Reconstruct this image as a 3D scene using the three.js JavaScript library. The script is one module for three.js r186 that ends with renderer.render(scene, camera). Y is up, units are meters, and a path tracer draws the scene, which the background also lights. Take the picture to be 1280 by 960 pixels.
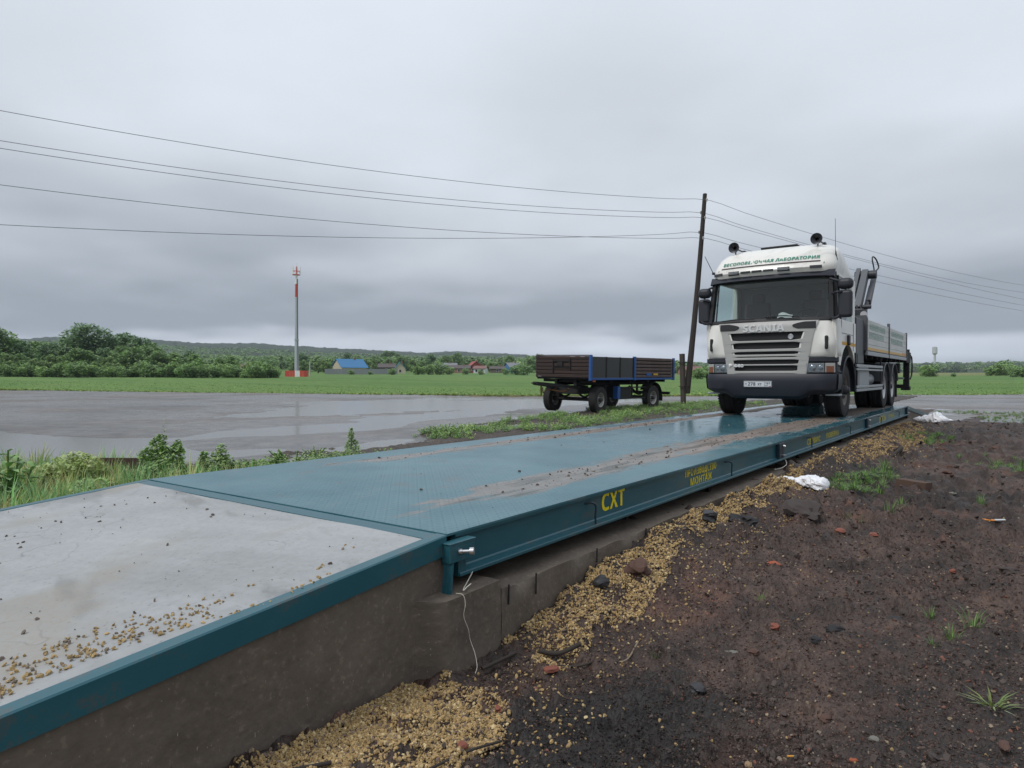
import * as THREE from 'three';
import { RoundedBoxGeometry } from 'three/addons/geometries/RoundedBoxGeometry.js';
import { mergeGeometries, mergeVertices, toCreasedNormals } from 'three/addons/utils/BufferGeometryUtils.js';
import { TextGeometry } from 'three/addons/geometries/TextGeometry.js';
import { FontLoader } from 'three/addons/loaders/FontLoader.js';

// ---------------------------------------------------------------- camera, sky, sun, exposure
const scene = new THREE.Scene();
const camera = new THREE.PerspectiveCamera(58.73, 4 / 3, 0.05, 12000);
const EYE = new THREE.Vector3(2.31, 1.45, 2.57);
const YAW = THREE.MathUtils.degToRad(36.44), PITCH = Math.atan(10 / 853);
const FWD = new THREE.Vector3(-Math.sin(YAW), 0, -Math.cos(YAW));       // level viewing direction
const RGT = new THREE.Vector3(Math.cos(YAW), 0, -Math.sin(YAW));
camera.position.copy(EYE);
camera.lookAt(EYE.clone().add(FWD).add(new THREE.Vector3(0, -Math.tan(PITCH), 0)));

const renderer = new THREE.WebGLRenderer({ antialias: true });
renderer.toneMapping = THREE.LinearToneMapping;
renderer.toneMappingExposure = 1.1;
renderer.shadowMap.enabled = true;

// seeded random numbers and noise
function rng(seed) { let a = seed >>> 0; return () => { a = (a + 0x6D2B79F5) | 0; let t = Math.imul(a ^ (a >>> 15), 1 | a); t = (t + Math.imul(t ^ (t >>> 7), 61 | t)) ^ t; return ((t ^ (t >>> 14)) >>> 0) / 4294967296; }; }
const hash3 = (x, y, z) => { let h = (Math.imul(x, 374761393) + Math.imul(y, 668265263) + Math.imul(z, 2147483647 - 1274126177)) | 0; h = Math.imul(h ^ (h >>> 13), 1274126177); h ^= h >>> 16; return (h >>> 0) / 4294967296; };
const fade = (t) => t * t * (3 - 2 * t);
function noise2(x, y, s = 0) {
  const xi = Math.floor(x), yi = Math.floor(y), u = fade(x - xi), v = fade(y - yi);
  const a = hash3(xi, yi, s), b = hash3(xi + 1, yi, s), c = hash3(xi, yi + 1, s), d = hash3(xi + 1, yi + 1, s);
  return (a + (b - a) * u) * (1 - v) + (c + (d - c) * u) * v;
}
function fbm(x, y, oct = 4, s = 0) { let r = 0, a = 0.5, n = 0; for (let i = 0; i < oct; i++) { r += a * noise2(x, y, s + i * 17); n += a; x = x * 2.03 + 5.3; y = y * 2.03 - 3.7; a *= 0.5; } return r / n; }
const clamp = (x, a = 0, b = 1) => Math.min(b, Math.max(a, x));
const sstep = (a, b, x) => fade(clamp((x - a) / (b - a)));
const lerp = (a, b, t) => a + (b - a) * t;

// overcast sky: grey cloud sheet, darker banks low down, a paler gap over the horizon
{
  const W = 1536, H = 768, data = new Float32Array(W * H * 4);
  for (let j = 0; j < H; j++) for (let i = 0; i < W; i++) {
    const phi = (((i + 0.5) / W) - 0.5) * 2 * Math.PI, th = (((j + 0.5) / H) - 0.5) * Math.PI;
    const dx = Math.cos(th) * Math.cos(phi), dy = Math.sin(th), dz = Math.cos(th) * Math.sin(phi);
    const k = (j * W + i) * 4, e = THREE.MathUtils.radToDeg(th);
    let r, g, b;
    if (e < -0.5) { r = 0.17; g = 0.18; b = 0.18; } else {
      const az = Math.atan2(dx, -dz);                              // seam-free noise: sample on the cloud sheet
      const q = 1 / (Math.max(dy, 0) + 0.10), px = dx * q, pz = dz * q;
      const big = fbm(px * 0.42 + 3.1, pz * 0.42 - 1.7, 4, 11), mid = fbm(px * 1.1 - 7, pz * 1.1 + 2, 5, 47), low = fbm(px * 2.1 + 1, pz * 2.1 + 9, 5, 91);
      const wob = (fbm(px * 0.8, pz * 0.8, 3, 5) - 0.5);
      // mean brightness with height
      let L = lerp(0.40, 0.67, sstep(3, 21, e + wob * 8));
      L = lerp(L, 0.80, sstep(20, 60, e));
      L += (mid - 0.5) * 0.22 * (1 - 0.4 * sstep(15, 40, e)) + (big - 0.5) * 0.20;
      const gap = sstep(0.2, 1.6, e + wob * 2.2) * (1 - sstep(2.4, 4.2, e + wob * 3.4 + (low - 0.5) * 2.0));
      L -= 0.045 * sstep(2.6, 4.4, e + wob * 3) * (1 - sstep(5, 9, e + wob * 6)); L += gap * 0.27;
      L *= 1 - 0.10 * (1 - sstep(-0.2, 1.2, e));
      L += (low - 0.5) * 0.09 * (1 - 0.6 * sstep(12, 35, e));
      const blue = 0.15 + 0.6 * clamp((0.60 - L) / 0.36);
      r = L * (0.925 - 0.12 * blue); g = L * (0.985 - 0.02 * blue); b = L * (1.075 + 0.08 * blue);
    }
    data[k] = r; data[k + 1] = g; data[k + 2] = b; data[k + 3] = 1;
  }
  const sky = new THREE.DataTexture(data, W, H, THREE.RGBAFormat, THREE.FloatType);
  sky.mapping = THREE.EquirectangularReflectionMapping; sky.magFilter = THREE.LinearFilter; sky.minFilter = THREE.LinearFilter;
  sky.wrapS = THREE.RepeatWrapping; sky.needsUpdate = true;
  scene.background = sky; scene.environment = sky;
}
const sun = new THREE.DirectionalLight(new THREE.Color(1.0, 0.97, 0.93), 1.5);
sun.position.set(-20, 58, 36); sun.target.position.set(-2, 0, -10);
sun.castShadow = true; sun.shadow.radius = 32; sun.shadow.mapSize.set(2048, 2048);
Object.assign(sun.shadow.camera, { left: -60, right: 60, top: 60, bottom: -60, near: 1, far: 200 });
scene.add(sun, sun.target);

// ---------------------------------------------------------------- helpers
const V = (x, y, z) => new THREE.Vector3(x, y, z);
const lin = (r, g, b) => new THREE.Color().setRGB(r, g, b);
const mat = (c, roughness = 0.6, metalness = 0, more = {}) => new THREE.MeshStandardMaterial({ color: Array.isArray(c) ? lin(...c) : c, roughness, metalness, ...more });
const phys = (c, more = {}) => new THREE.MeshPhysicalMaterial({ color: Array.isArray(c) ? lin(...c) : c, ...more });
const taken = new Map();
const numbered = (n) => { const k = taken.get(n) || 0; taken.set(n, k + 1); return k ? `${n}_${String(k).padStart(3, '0')}` : n; };
function tag(o, label, category, group, kind) { if (label) o.userData.label = label; if (category) o.userData.category = category; if (group) o.userData.group = group; if (kind) o.userData.kind = kind; return o; }
const shadows = (m) => { m.castShadow = true; m.receiveShadow = true; return m; };
function thing(name, label, category, pos = [0, 0, 0], turn = 0, group) {
  const g = new THREE.Group(); g.name = numbered(name); g.position.set(...pos); g.rotation.y = turn; scene.add(g); return tag(g, label, category, group);
}
const plain = (g) => { let q = g.index ? g.toNonIndexed() : g; for (const k of Object.keys(q.attributes)) if (!['position', 'normal', 'uv'].includes(k)) q.deleteAttribute(k); if (!q.attributes.uv) q.setAttribute('uv', new THREE.BufferAttribute(new Float32Array(q.attributes.position.count * 2), 2)); q.morphAttributes = {}; return q; };
const merge = (list) => list.length === 1 ? list[0] : mergeGeometries(list.map(plain), false);
function part(name, geos, m, parent) { const o = shadows(new THREE.Mesh(merge(Array.isArray(geos) ? geos : [geos]), m)); o.name = parent ? name : numbered(name); (parent || scene).add(o); return o; }
function one(name, geos, m, label, category, group, kind) { return tag(part(name, geos, m), label, category, group, kind); }
const structure = (name, geos, m, label) => tag(part(name, geos, m), label, null, null, 'structure');
function dup(src, pos, turn = 0, label, group) { const c = src.clone(); c.name = numbered(src.name.replace(/_\d{3}$/, '')); c.userData = { ...src.userData }; if (pos) c.position.set(...pos); c.rotation.y = turn; if (label) c.userData.label = label; if (group) c.userData.group = group; scene.add(c); return c; }
// geometry helpers (all return geometries)
const box = (w, h, d, x = 0, y = 0, z = 0, r = 0) => (r > 0 ? new RoundedBoxGeometry(w, h, d, 2, Math.min(r, w / 2.01, h / 2.01, d / 2.01)) : new THREE.BoxGeometry(w, h, d)).translate(x, y, z);
const span = (x0, x1, y0, y1, z0, z1, r = 0) => box(Math.abs(x1 - x0), Math.abs(y1 - y0), Math.abs(z1 - z0), (x0 + x1) / 2, (y0 + y1) / 2, (z0 + z1) / 2, r);
function bar(a, b, r, r2 = r, n = 10) { const d = b.clone().sub(a), g = new THREE.CylinderGeometry(r2, r, d.length(), n, 1); g.translate(0, d.length() / 2, 0); g.applyQuaternion(new THREE.Quaternion().setFromUnitVectors(V(0, 1, 0), d.normalize())); return g.translate(a.x, a.y, a.z); }
function beamBox(a, b, w, h) { const d = b.clone().sub(a), L = d.length(), g = new THREE.BoxGeometry(w, h, L); g.translate(0, 0, L / 2); const m = new THREE.Matrix4().lookAt(V(0, 0, 0), d.clone().negate(), V(0, 1, 0)); g.applyMatrix4(m); return g.translate(a.x, a.y, a.z); }
const tube = (pts, r, n = 24, k = 6, closed = false) => new THREE.TubeGeometry(new THREE.CatmullRomCurve3(pts, closed), n, r, k, closed);
const cylX = (r, w, x, y, z, n = 24) => new THREE.CylinderGeometry(r, r, w, n).rotateZ(Math.PI / 2).translate(x, y, z);
const extr = (shape, depth, bevel = 0) => new THREE.ExtrudeGeometry(shape, { depth, bevelEnabled: bevel > 0, bevelSize: bevel, bevelThickness: bevel, bevelSegments: 2, curveSegments: 10 });
const poly = (pts) => new THREE.Shape(pts.map((p) => new THREE.Vector2(...p)));
function gridGeo(nu, nv, fn, uvfn) {   // (nu+1) x (nv+1) surface
  const p = [], uv = [], idx = [];
  for (let j = 0; j <= nv; j++) for (let i = 0; i <= nu; i++) { const q = fn(i / nu, j / nv); p.push(q[0], q[1], q[2]); const t = uvfn ? uvfn(i / nu, j / nv, q) : [i / nu, j / nv]; uv.push(t[0], t[1]); }
  const w = nu + 1;
  for (let j = 0; j < nv; j++) for (let i = 0; i < nu; i++) { const a = j * w + i; idx.push(a, a + 1, a + w, a + 1, a + w + 1, a + w); }
  const g = new THREE.BufferGeometry(); g.setAttribute('position', new THREE.Float32BufferAttribute(p, 3)); g.setAttribute('uv', new THREE.Float32BufferAttribute(uv, 2)); g.setIndex(idx); g.computeVertexNormals(); return g;
}
function dataTex(w, h, fn, srgb = true, rep = true) {   // fn(u,v,x,y) -> [r,g,b] in 0..1 (display values when srgb)
  const d = new Uint8Array(w * h * 4);
  for (let y = 0; y < h; y++) for (let x = 0; x < w; x++) { const c = fn((x + 0.5) / w, (y + 0.5) / h, x, y), k = (y * w + x) * 4; d[k] = clamp(c[0]) * 255; d[k + 1] = clamp(c[1]) * 255; d[k + 2] = clamp(c[2]) * 255; d[k + 3] = c.length > 3 ? clamp(c[3]) * 255 : 255; }
  const t = new THREE.DataTexture(d, w, h); t.magFilter = THREE.LinearFilter; t.minFilter = THREE.LinearMipmapLinearFilter; t.generateMipmaps = true; if (rep) t.wrapS = t.wrapT = THREE.RepeatWrapping; if (srgb) t.colorSpace = THREE.SRGBColorSpace; t.needsUpdate = true; return t;
}
const rev = (g) => { const ix = g.index.array; for (let i = 0; i < ix.length; i += 3) { const t = ix[i]; ix[i] = ix[i + 1]; ix[i + 1] = t; } g.computeVertexNormals(); return g; };   // turn a surface's faces the other way
// noise that repeats every n cells, for tiles
function tnoise(x, y, n, s) { const xi = Math.floor(x), yi = Math.floor(y), u = fade(x - xi), v = fade(y - yi), m = (q) => ((q % n) + n) % n; const a = hash3(m(xi), m(yi), s), b = hash3(m(xi + 1), m(yi), s), c = hash3(m(xi), m(yi + 1), s), d = hash3(m(xi + 1), m(yi + 1), s); return (a + (b - a) * u) * (1 - v) + (c + (d - c) * u) * v; }
function tfbm(u, v, n, oct, s) { let r = 0, a = 0.5, t = 0; for (let i = 0; i < oct; i++) { r += a * tnoise(u * n, v * n, n, s + i * 13); t += a; n *= 2; a *= 0.55; } return r / t; }
function sticker(text, w, h, paint) {   // a canvas with clear background; paint(ctx, W, H)
  const c = document.createElement('canvas'); c.width = w; c.height = h; const x = c.getContext('2d'); x.clearRect(0, 0, w, h); paint(x, w, h, text); const t = new THREE.CanvasTexture(c); t.colorSpace = THREE.SRGBColorSpace; t.magFilter = THREE.LinearFilter; return t;
}
const seen = (d, lat) => V(EYE.x + FWD.x * d + RGT.x * lat, 0, EYE.z + FWD.z * d + RGT.z * lat);   // ground point: d metres ahead of where the photographer stands, lat metres to the right
const range = (x, z) => { const a = x - EYE.x, b = z - EYE.z; return [a * FWD.x + b * FWD.z, a * RGT.x + b * RGT.z]; };

// ---------------------------------------------------------------- terrain heights
function interp(tab, x) { if (x <= tab[0][0]) return tab[0][1]; for (let i = 1; i < tab.length; i++) if (x <= tab[i][0]) { const t = (x - tab[i - 1][0]) / (tab[i][0] - tab[i - 1][0]); return lerp(tab[i - 1][1], tab[i][1], t); } return tab[tab.length - 1][1]; }
const EDGE = [[-140, 92], [-48.8, 66], [-14.5, 52.5], [0, 47], [11.8, 46.5], [38.6, 51.5], [90, 66]];
const fieldEdge = (lat) => interp(EDGE, lat) + (fbm(lat * 0.16, 2.2, 3, 8) - 0.5) * 2.2;
const CREST = [[-900, 34], [0, 43], [180, 42], [300, 38], [400, 34], [500, 29], [640, 24], [780, 18], [900, 13], [1140, 12.5], [1280, 13], [2400, 22]];
const crestAt = (bx) => interp(CREST, bx);
function farY(x, z) {                                   // land beyond the yard
  const [d, lat] = range(x, z), r = Math.hypot(d, lat);
  const ang = Math.atan2(lat, d), bx = Math.abs(ang) < 1.35 ? 640 + 853 * Math.tan(ang) : (lat > 0 ? 2400 : -900);
  const right = sstep(560, 1000, bx), cp = crestAt(bx), cs = Math.max(0.25, Math.cos(Math.min(Math.abs(ang), 1.3)));
  const E = interp([[40, -26], [60, -20.2], [100, -8.5], [150, lerp(-2.4, -4, right)], [300, lerp(3.2, 0.8, right)], [600, lerp(10, 2.6, right)], [900, lerp(0.45 * cp, 0.33 * cp, right)]], r);
  let y = 1.45 + Math.min(r, 900) * E / 853 / 1.0 * lerp(1, cs, sstep(60, 300, r));
  if (r < 66) y = Math.max(y, 0.02);
  if (r > 900) y += sstep(900, 2700, r) * (cp * 2700 - lerp(0.45, 0.33, right) * cp * 900 - 6200) / 853 * cs * (0.9 + 0.3 * (fbm(ang * 14, 3, 4, 77) - 0.3));
  if (r > 2700) y -= (r - 2700) * 0.03;
  return y + (fbm(x * 0.05, z * 0.05, 3, 3) - 0.5) * 0.35 * sstep(70, 140, r);
}
const VERGE = [[-60, -3.4], [-45, -8.5], [-34, -11.2], [-27, -12.4], [-21, -12.0], [-16, -10.9], [-11, -9.6], [-8, -9.3], [-4, -8.9], [-1, -8.3], [4, -7.6], [9, -6]];
const DIRTFAR = [[-14, 34], [-4, 33], [4, 31], [12, 33], [30, 36]];
// dirt: >0 inside the bare-earth yard on the weighbridge's right and the weedy strip on its left
function dirtIn(x, z) {
  const [d, lat] = range(x, z), w = (fbm(x * 0.5, z * 0.5, 4, 21) - 0.5);
  if (x > -3) return Math.min((interp(DIRTFAR, x) - (-z + 0.0)) * 0.8 + w * 7, 30 - x * 0.2) ;
  return (x - interp(VERGE, z)) + w * 2.4 ;
}
function baseDirt(x, z) {
  if (x > -3) {
    let b = 0.2 * sstep(0.4, -2.6, z) - 0.19 * sstep(-17, -26, z) + 0.05 * sstep(2, 7, x);
    b += 0.085 * Math.exp(-Math.pow((x - 0.40) / 0.4, 2)) * sstep(-0.5, -1.6, z) * (1 - sstep(-16, -19, z));
    b += 0.03 * Math.exp(-(Math.pow((x - 0.6) / 0.5, 2) + Math.pow((z - 1.0) / 0.9, 2)));
    b -= 0.03 * Math.exp(-(Math.pow((x - 1.4) / 0.7, 2) + Math.pow((z + 0.1) / 0.8, 2)));
    return b;
  }
  return 0.05 + 0.06 * sstep(-7.5, -4, x) * sstep(-30, -14, z);
}
const PUD = [[-17.4, -2.4, 6.5, 2.0], [-12.5, -3.2, 3.0, 1.5], [-13.3, -8.2, 1.6, 2.6], [-12.6, -10.6, 1.3, 2.0], [-14.6, -15.4, 1.8, 4.0], [-22, -22, 3, 8], [-20, -14.4, 2, 5], [-17, -27, 2, 7], [-28, -30, 3, 9], [-8.4, -6.7, 0.55, 1.2], [-8.9, -8.2, 0.6, 1.2], [-9.6, -12.6, 0.8, 1.3], [-7.6, -4.4, 0.5, 0.9], [-9.5, -4.9, 0.5, 1.2], [-18, -35, 5, 5], [-11.5, -17, 0.6, 2]];
function sink(x, z) { let s = 0; for (const [a, b, c, e] of PUD) { const u = (x - a) / c, v = (z - b) / e, q = u * u + v * v; if (q < 6) s += Math.exp(-q); } return Math.min(s, 1.2); }
function rough(x, z, fine = 1) {
  let h = (fbm(x * 0.8, z * 0.8, 3, 31) - 0.5) * 0.11 + (fbm(x * 3.1, z * 3.1, 3, 37) - 0.5) * 0.075;
  const c = fbm(x * 9, z * 9, 3, 41); h += Math.max(0, c - 0.48) * 0.16; const cl = fbm(x * 17 + 3, z * 17, 2, 47); h += Math.max(0, cl - 0.58) * 0.06;
  if (fine) h += (fbm(x * 30, z * 30, 2, 43) - 0.5) * 0.030;
  return h;
}
const smoothSpot = (x, z) => Math.exp(-(Math.pow((x - 2.6) / 0.9, 2) + Math.pow((z + 0.2) / 1.5, 2)));
function dirtY(x, z) {
  const m = dirtIn(x, z), y = baseDirt(x, z) + rough(x, z) * (x > -3 ? (1 - 0.55 * smoothSpot(x, z)) * (1 + 0.7 * sstep(-1.5, -4.5, z) - 1.3 * sstep(-17, -22, z)) : 0.75) - (x > -3 ? 0 : sink(x, z) * 0.13);
  let t = 0;
  if (x > -1 && z < -22 && z > -36) {                    // wheel ruts that hold water
    for (const o of [0.2, 2.2]) { const c = o + (z + 28) * -0.16 + 0.7 * Math.sin(z * 0.22); t += Math.exp(-Math.pow((x - c) / 0.55, 2)); }
  }
  return lerp(-0.30, y - t * 0.20 * sstep(-21, -24, z), sstep(-0.35, 0.35, m));
}
function lotY(x, z) { return 0.015 + (fbm(x * 0.13, z * 0.10, 4, 61) - 0.5) * 0.085 + (fbm(x * 1.2, z * 1.2, 3, 67) - 0.5) * 0.022 - sink(x, z) * 0.05; }
const groundAt = (x, z) => { const [d, lat] = range(x, z); if (d > fieldEdge(lat)) return farY(x, z); return Math.max(dirtY(x, z), lotY(x, z)); };

// ---------------------------------------------------------------- ground sheets
function vcol(g, fn) { const p = g.attributes.position, c = new Float32Array(p.count * 3); for (let i = 0; i < p.count; i++) { const q = fn(p.getX(i), p.getY(i), p.getZ(i)); c[i * 3] = q[0]; c[i * 3 + 1] = q[1]; c[i * 3 + 2] = q[2]; } g.setAttribute('color', new THREE.BufferAttribute(c, 3)); return g; }
const mix3 = (a, b, t) => [lerp(a[0], b[0], t), lerp(a[1], b[1], t), lerp(a[2], b[2], t)];
function fan(nu, nv, a0, a1, r0, r1, fy, uvs) {
  return gridGeo(nu, nv, (u, v) => { const a = lerp(a0, a1, u), r = r0 * Math.pow(r1 / r0, v), c = Math.cos(a) * r, s = Math.sin(a) * r; const x = EYE.x + FWD.x * c + RGT.x * s, z = EYE.z + FWD.z * c + RGT.z * s; return [x, fy(x, z), z]; }, (u, v, q) => [q[0] / uvs, q[2] / uvs]);
}
const grain = dataTex(512, 512, (u, v) => { const f = tfbm(u, v, 8, 6, 1), s = tfbm(u, v, 96, 2, 9), q = 0.74 + (f - 0.5) * 0.62 + (s - 0.5) * 0.42; return [q * 1.02, q, q * 0.97]; });
const grainBump = dataTex(512, 512, (u, v) => { const q = tfbm(u, v, 24, 5, 5); return [q, q, q]; }, false);
const grassTex = dataTex(512, 512, (u, v) => { const f = tfbm(u, v, 10, 5, 15), s = tnoise(u * 256, v * 256, 256, 3), q = 0.84 + (f - 0.5) * 0.32 + (s - 0.5) * 0.24; return [q * 1.0, q, q * 0.92]; });
const DEG = Math.PI / 180;
{
  const g = fan(540, 230, -Math.PI, Math.PI, 2, 3500, (x, z) => { const [d, lat] = range(x, z), r = Math.hypot(d, lat); return r < 110 && d < fieldEdge(lat) - 0.2 ? -0.34 : farY(x, z) - (r > 1000 ? 8 : 0); }, 7);
  vcol(g, (x, y, z) => {
    const [d, lat] = range(x, z), r = Math.hypot(d, lat), bx = d > 1 ? 640 + 853 * lat / d : 640, right = sstep(700, 1050, bx);
    const n = fbm(x * 0.06, z * 0.06, 4, 101), n2 = fbm(x * 0.5, z * 0.35, 3, 107);
    let c = mix3([0.108, 0.235, 0.036], [0.155, 0.275, 0.060], n);
    c = mix3(c, [0.20, 0.22, 0.07], clamp((n2 - 0.52) * 1.4)); c = mix3(c, [0.085, 0.20, 0.03], sstep(0.5, 0.62, fbm(x * 0.03, z * 0.12, 4, 113)) * 0.75);
    const e = d - fieldEdge(lat); c = mix3([0.15, 0.13, 0.055], c, sstep(0.3, 3.4, e + (n2 - 0.5) * 3));
    c = mix3(c, mix3([0.17, 0.22, 0.05], [0.25, 0.25, 0.10], n), sstep(262, 268, d + n * 60 - lat * 0.1) * right);
        
    return c;
  });
  structure('ground', g, mat([1, 1, 1], 0.95, 0, { vertexColors: true, map: grassTex, bumpMap: grainBump, bumpScale: 0.05 }));
  // wooded hills on the skyline
  const cp = fan(760, 130, -56 * DEG, 56 * DEG, 950, 3300, (x, z) => { const n = fbm(x * 0.028, z * 0.028, 3, 201), m = fbm(x * 0.09, z * 0.09, 2, 207); return farY(x, z) + n * 12 + m * 6 - 14 * (1 - sstep(1000, 1250, Math.hypot(x - EYE.x, z - EYE.z))); }, 40);
  vcol(cp, (x, y, z) => { const n = fbm(x * 0.02, z * 0.02, 4, 211), m = fbm(x * 0.11, z * 0.11, 2, 219), open = sstep(0.62, 0.68, fbm(x * 0.004, z * 0.006, 3, 223)); const c = mix3([0.012, 0.026, 0.012], [0.030, 0.048, 0.018], clamp(n * 0.6 + m * 0.5)); return mix3(c, [0.06, 0.08, 0.03], open * 0.4); });
  structure('hills', cp, mat([1, 1, 1], 1, 0, { vertexColors: true }));
}
// wet asphalt yard
{
  const g = fan(620, 300, -76 * DEG, 58 * DEG, 4, 96, (x, z) => { const [d, lat] = range(x, z), e = fieldEdge(lat) - d; return lotY(x, z) + (e < 3 ? 0.05 * (1 - e / 3) : 0) - (e < -0.5 ? (-0.5 - e) * 0.6 : 0); }, 2.2);
  vcol(g, (x, y, z) => { const n = fbm(x * 0.35, z * 0.22, 4, 301), m = fbm(x * 2.2, z * 2.2, 3, 307); let c = mix3([0.120, 0.113, 0.112], [0.200, 0.182, 0.172], clamp((n - 0.5) * 1.7 + 0.5 + (m - 0.5) * 0.9)); return mix3(c, [0.19, 0.15, 0.115], sstep(0.50, 0.66, fbm(x * 0.16 + 4, z * 0.22, 5, 311)) * 0.6); });
  const wet = dataTex(256, 256, (u, v) => { const a = tfbm(u, v * 1.0, 5, 5, 331), q = 0.26 + 0.20 * sstep(0.38, 0.66, a); return [q, q, q]; }, false); wet.repeat.set(0.09, 0.14);
  structure('asphalt_yard', g, mat([1, 1, 1], 1, 0, { roughnessMap: wet, vertexColors: true, map: grain, bumpMap: grainBump, bumpScale: 0.012 }));
  const wg = fan(200, 60, -76 * DEG, 58 * DEG, 5, 60, () => -0.016, 1);
  structure('puddle_water', wg, phys([0.18, 0.17, 0.16], { roughness: 0.15, ior: 1.33, specularIntensity: 1 }));
}
// bare earth
{
  const soil = [fan(640, 720, -78 * DEG, 64 * DEG, 0.4, 9, dirtY, 0.9), fan(640, 240, -78 * DEG, 64 * DEG, 9, 62, dirtY, 0.9)];
  for (const g of soil) vcol(g, (x, y, z) => {
    const n = fbm(x * 1.1, z * 1.1, 4, 401), m = fbm(x * 5, z * 5, 4, 407), k = fbm(x * 22, z * 22, 2, 409);
    let c = mix3([0.043, 0.027, 0.021], [0.138, 0.086, 0.067], clamp(n * 0.7 + (m - 0.5) * 1.1 + (k - 0.5) * 0.6 + 0.1));
    const red = sstep(0.56, 0.72, fbm(x * 1.5 + 9, z * 1.5, 4, 411) + 0.17 * Math.exp(-(Math.pow((x - 0.75) / 0.5, 2) + Math.pow((z - 0.25) / 0.5, 2))));
    c = mix3(c, [0.150, 0.064, 0.040], red * 0.5);
    const black = clamp(Math.exp(-(Math.pow((x - 1.02) / 0.40, 2) + Math.pow((z - 0.12) / 0.50, 2))) * 2.6 + (fbm(x * 3, z * 3, 4, 419) - 0.5) * 1.3 - 0.30);
    c = mix3(c, [0.012, 0.010, 0.009], black * 0.92);
    const damp = sstep(0.52, 0.66, fbm(x * 0.9 + 31, z * 0.9, 5, 431)); c = mix3(c, [0.020, 0.014, 0.012], damp * 0.7);
    if (x < -3) c = mix3(c, [0.075, 0.058, 0.04], 0.7);
    return c;
  });
  structure('dirt_ground', mergeGeometries(soil, false), mat([1, 1, 1], 0.66, 0, { vertexColors: true, map: grain, bumpMap: grainBump, bumpScale: 0.028 }));
}

// ---------------------------------------------------------------- weighbridge
const DECK = 0.65, DW = 3.1, DL = 18.3, SEC = 6.1;
const tread = dataTex(128, 128, (u, v) => { let h = 0; for (const [cx, cy, r] of [[0.25, 0.25, 1], [0.75, 0.75, 1], [0.75, 0.25, -1], [0.25, 0.75, -1]]) { const a = (u - cx), b = (v - cy), p = (a + b * r) / 1.414, q = (a - b * r) / 1.414; h = Math.max(h, 1 - Math.pow(p / 0.17, 2) - Math.pow(q / 0.05, 2)); } h = clamp(h) ** 0.5; return [h, h, h]; }, false);
tread.repeat.set(DL / 0.09, DW / 0.09);
const lane = (a, v) => {   // a: metres along, v: metres from the right edge -> how much mud lies there
  let m = 0;
  for (const [c, w, st] of [[0.60, 0.33, 0.45], [2.60, 0.21, 1.1]]) {
    const wob = (fbm(a * 0.35 + c * 9, 1.5, 3, 511) - 0.5) * 0.18, x = Math.abs(v - c - wob) / (w * (0.8 + 0.35 * sstep(1, 9, a)));
    m = Math.max(m, (1.25 - x) * sstep(st - 0.3, st + 0.9, a + (fbm(v * 6, a * 2, 3, 517) - 0.5) * 1.2));
  }
  return clamp(m + (fbm(a * 1.4, v * 5.5, 5, 521) - 0.55) * 1.3 + (fbm(a * 9, v * 26, 3, 523) - 0.5) * 0.5, 0, 1);
};
const deckMud = (a, v) => { const l = lane(a, v); const spl = sstep(0.66, 0.8, fbm(a * 3, v * 4, 5, 531)) * 0.25 * sstep(2, 6, a); return clamp(sstep(0.20, 0.62, l) * (0.66 + 0.34 * sstep(1.5, 7, a)) + spl); };
const TEAL = [0.016, 0.115, 0.150];
const toS = (x) => (x <= 0.0031308 ? 12.92 * x : 1.055 * Math.pow(x, 1 / 2.4) - 0.055);
const deckMap = dataTex(2048, 512, (u, v) => {
  const a = u * DL, w = v * DW, m = deckMud(a, w), n = fbm(a * 2.2, w * 2.2, 4, 541), s = fbm(a * 16, w * 40, 3, 547);
  const track = sstep(0.5, 0.78, fbm(a * 1.1, w * 16, 4, 553)) * sstep(0.25, 0.6, m);
  let mudc = mix3([0.30, 0.245, 0.22], [0.15, 0.118, 0.095], sstep(2, 8, a + (n - 0.5) * 4)); mudc = mix3(mudc, [0.085, 0.066, 0.053], track * 0.8);
  const scr = sstep(0.74, 0.80, fbm(a * 3.2 + w * 0.4, w * 55, 3, 571)) * 0.5, rst = sstep(0.70, 0.78, fbm(a * 5, w * 5, 5, 577));
  let c = mix3(mix3([0.022, 0.110, 0.142], [0.066, 0.174, 0.204], clamp(n * 1.3 - 0.15 + (s - 0.5) * 0.25)), mudc.map((q) => q * (0.75 + 0.5 * s)), m);
  c = mix3(c, [0.13, 0.17, 0.18], scr * (1 - m)); c = mix3(c, [0.14, 0.085, 0.05], rst * 0.22); return c.map(toS);
}, true, false);
const deckRough = dataTex(1024, 256, (u, v) => { const a = u * DL, w = v * DW, m = deckMud(a, w), n = fbm(a * 1.3, w * 1.8, 4, 561), wet = sstep(3.0, 8.0, a + (n - 0.5) * 5); const q = lerp(lerp(0.33, 0.13, wet) + (n - 0.5) * 0.10, 0.80 - 0.15 * wet, m); return [q, q, q]; }, false, false);
const mDeck = mat([1, 1, 1], 1, 0, { map: deckMap, roughnessMap: deckRough, bumpMap: tread, bumpScale: 0.0036 });
const paintBump = dataTex(256, 256, (u, v) => { const q = tfbm(u, v, 10, 4, 71); return [q, q, q]; }, false);
const tealTex = dataTex(512, 256, (u, v) => { const n = tfbm(u, v, 6, 5, 83), s = tnoise(u * 180, v * 90, 90, 5); const c = mix3([0.009, 0.075, 0.100], [0.022, 0.110, 0.138], n); return mix3(c, [0.09, 0.08, 0.07], sstep(0.66, 0.8, n + (s - 0.5) * 0.25) * 0.5).map(toS); });
const mTeal = mat([1, 1, 1], 0.36, 0, { map: tealTex, bumpMap: paintBump, bumpScale: 0.0012 });
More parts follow.
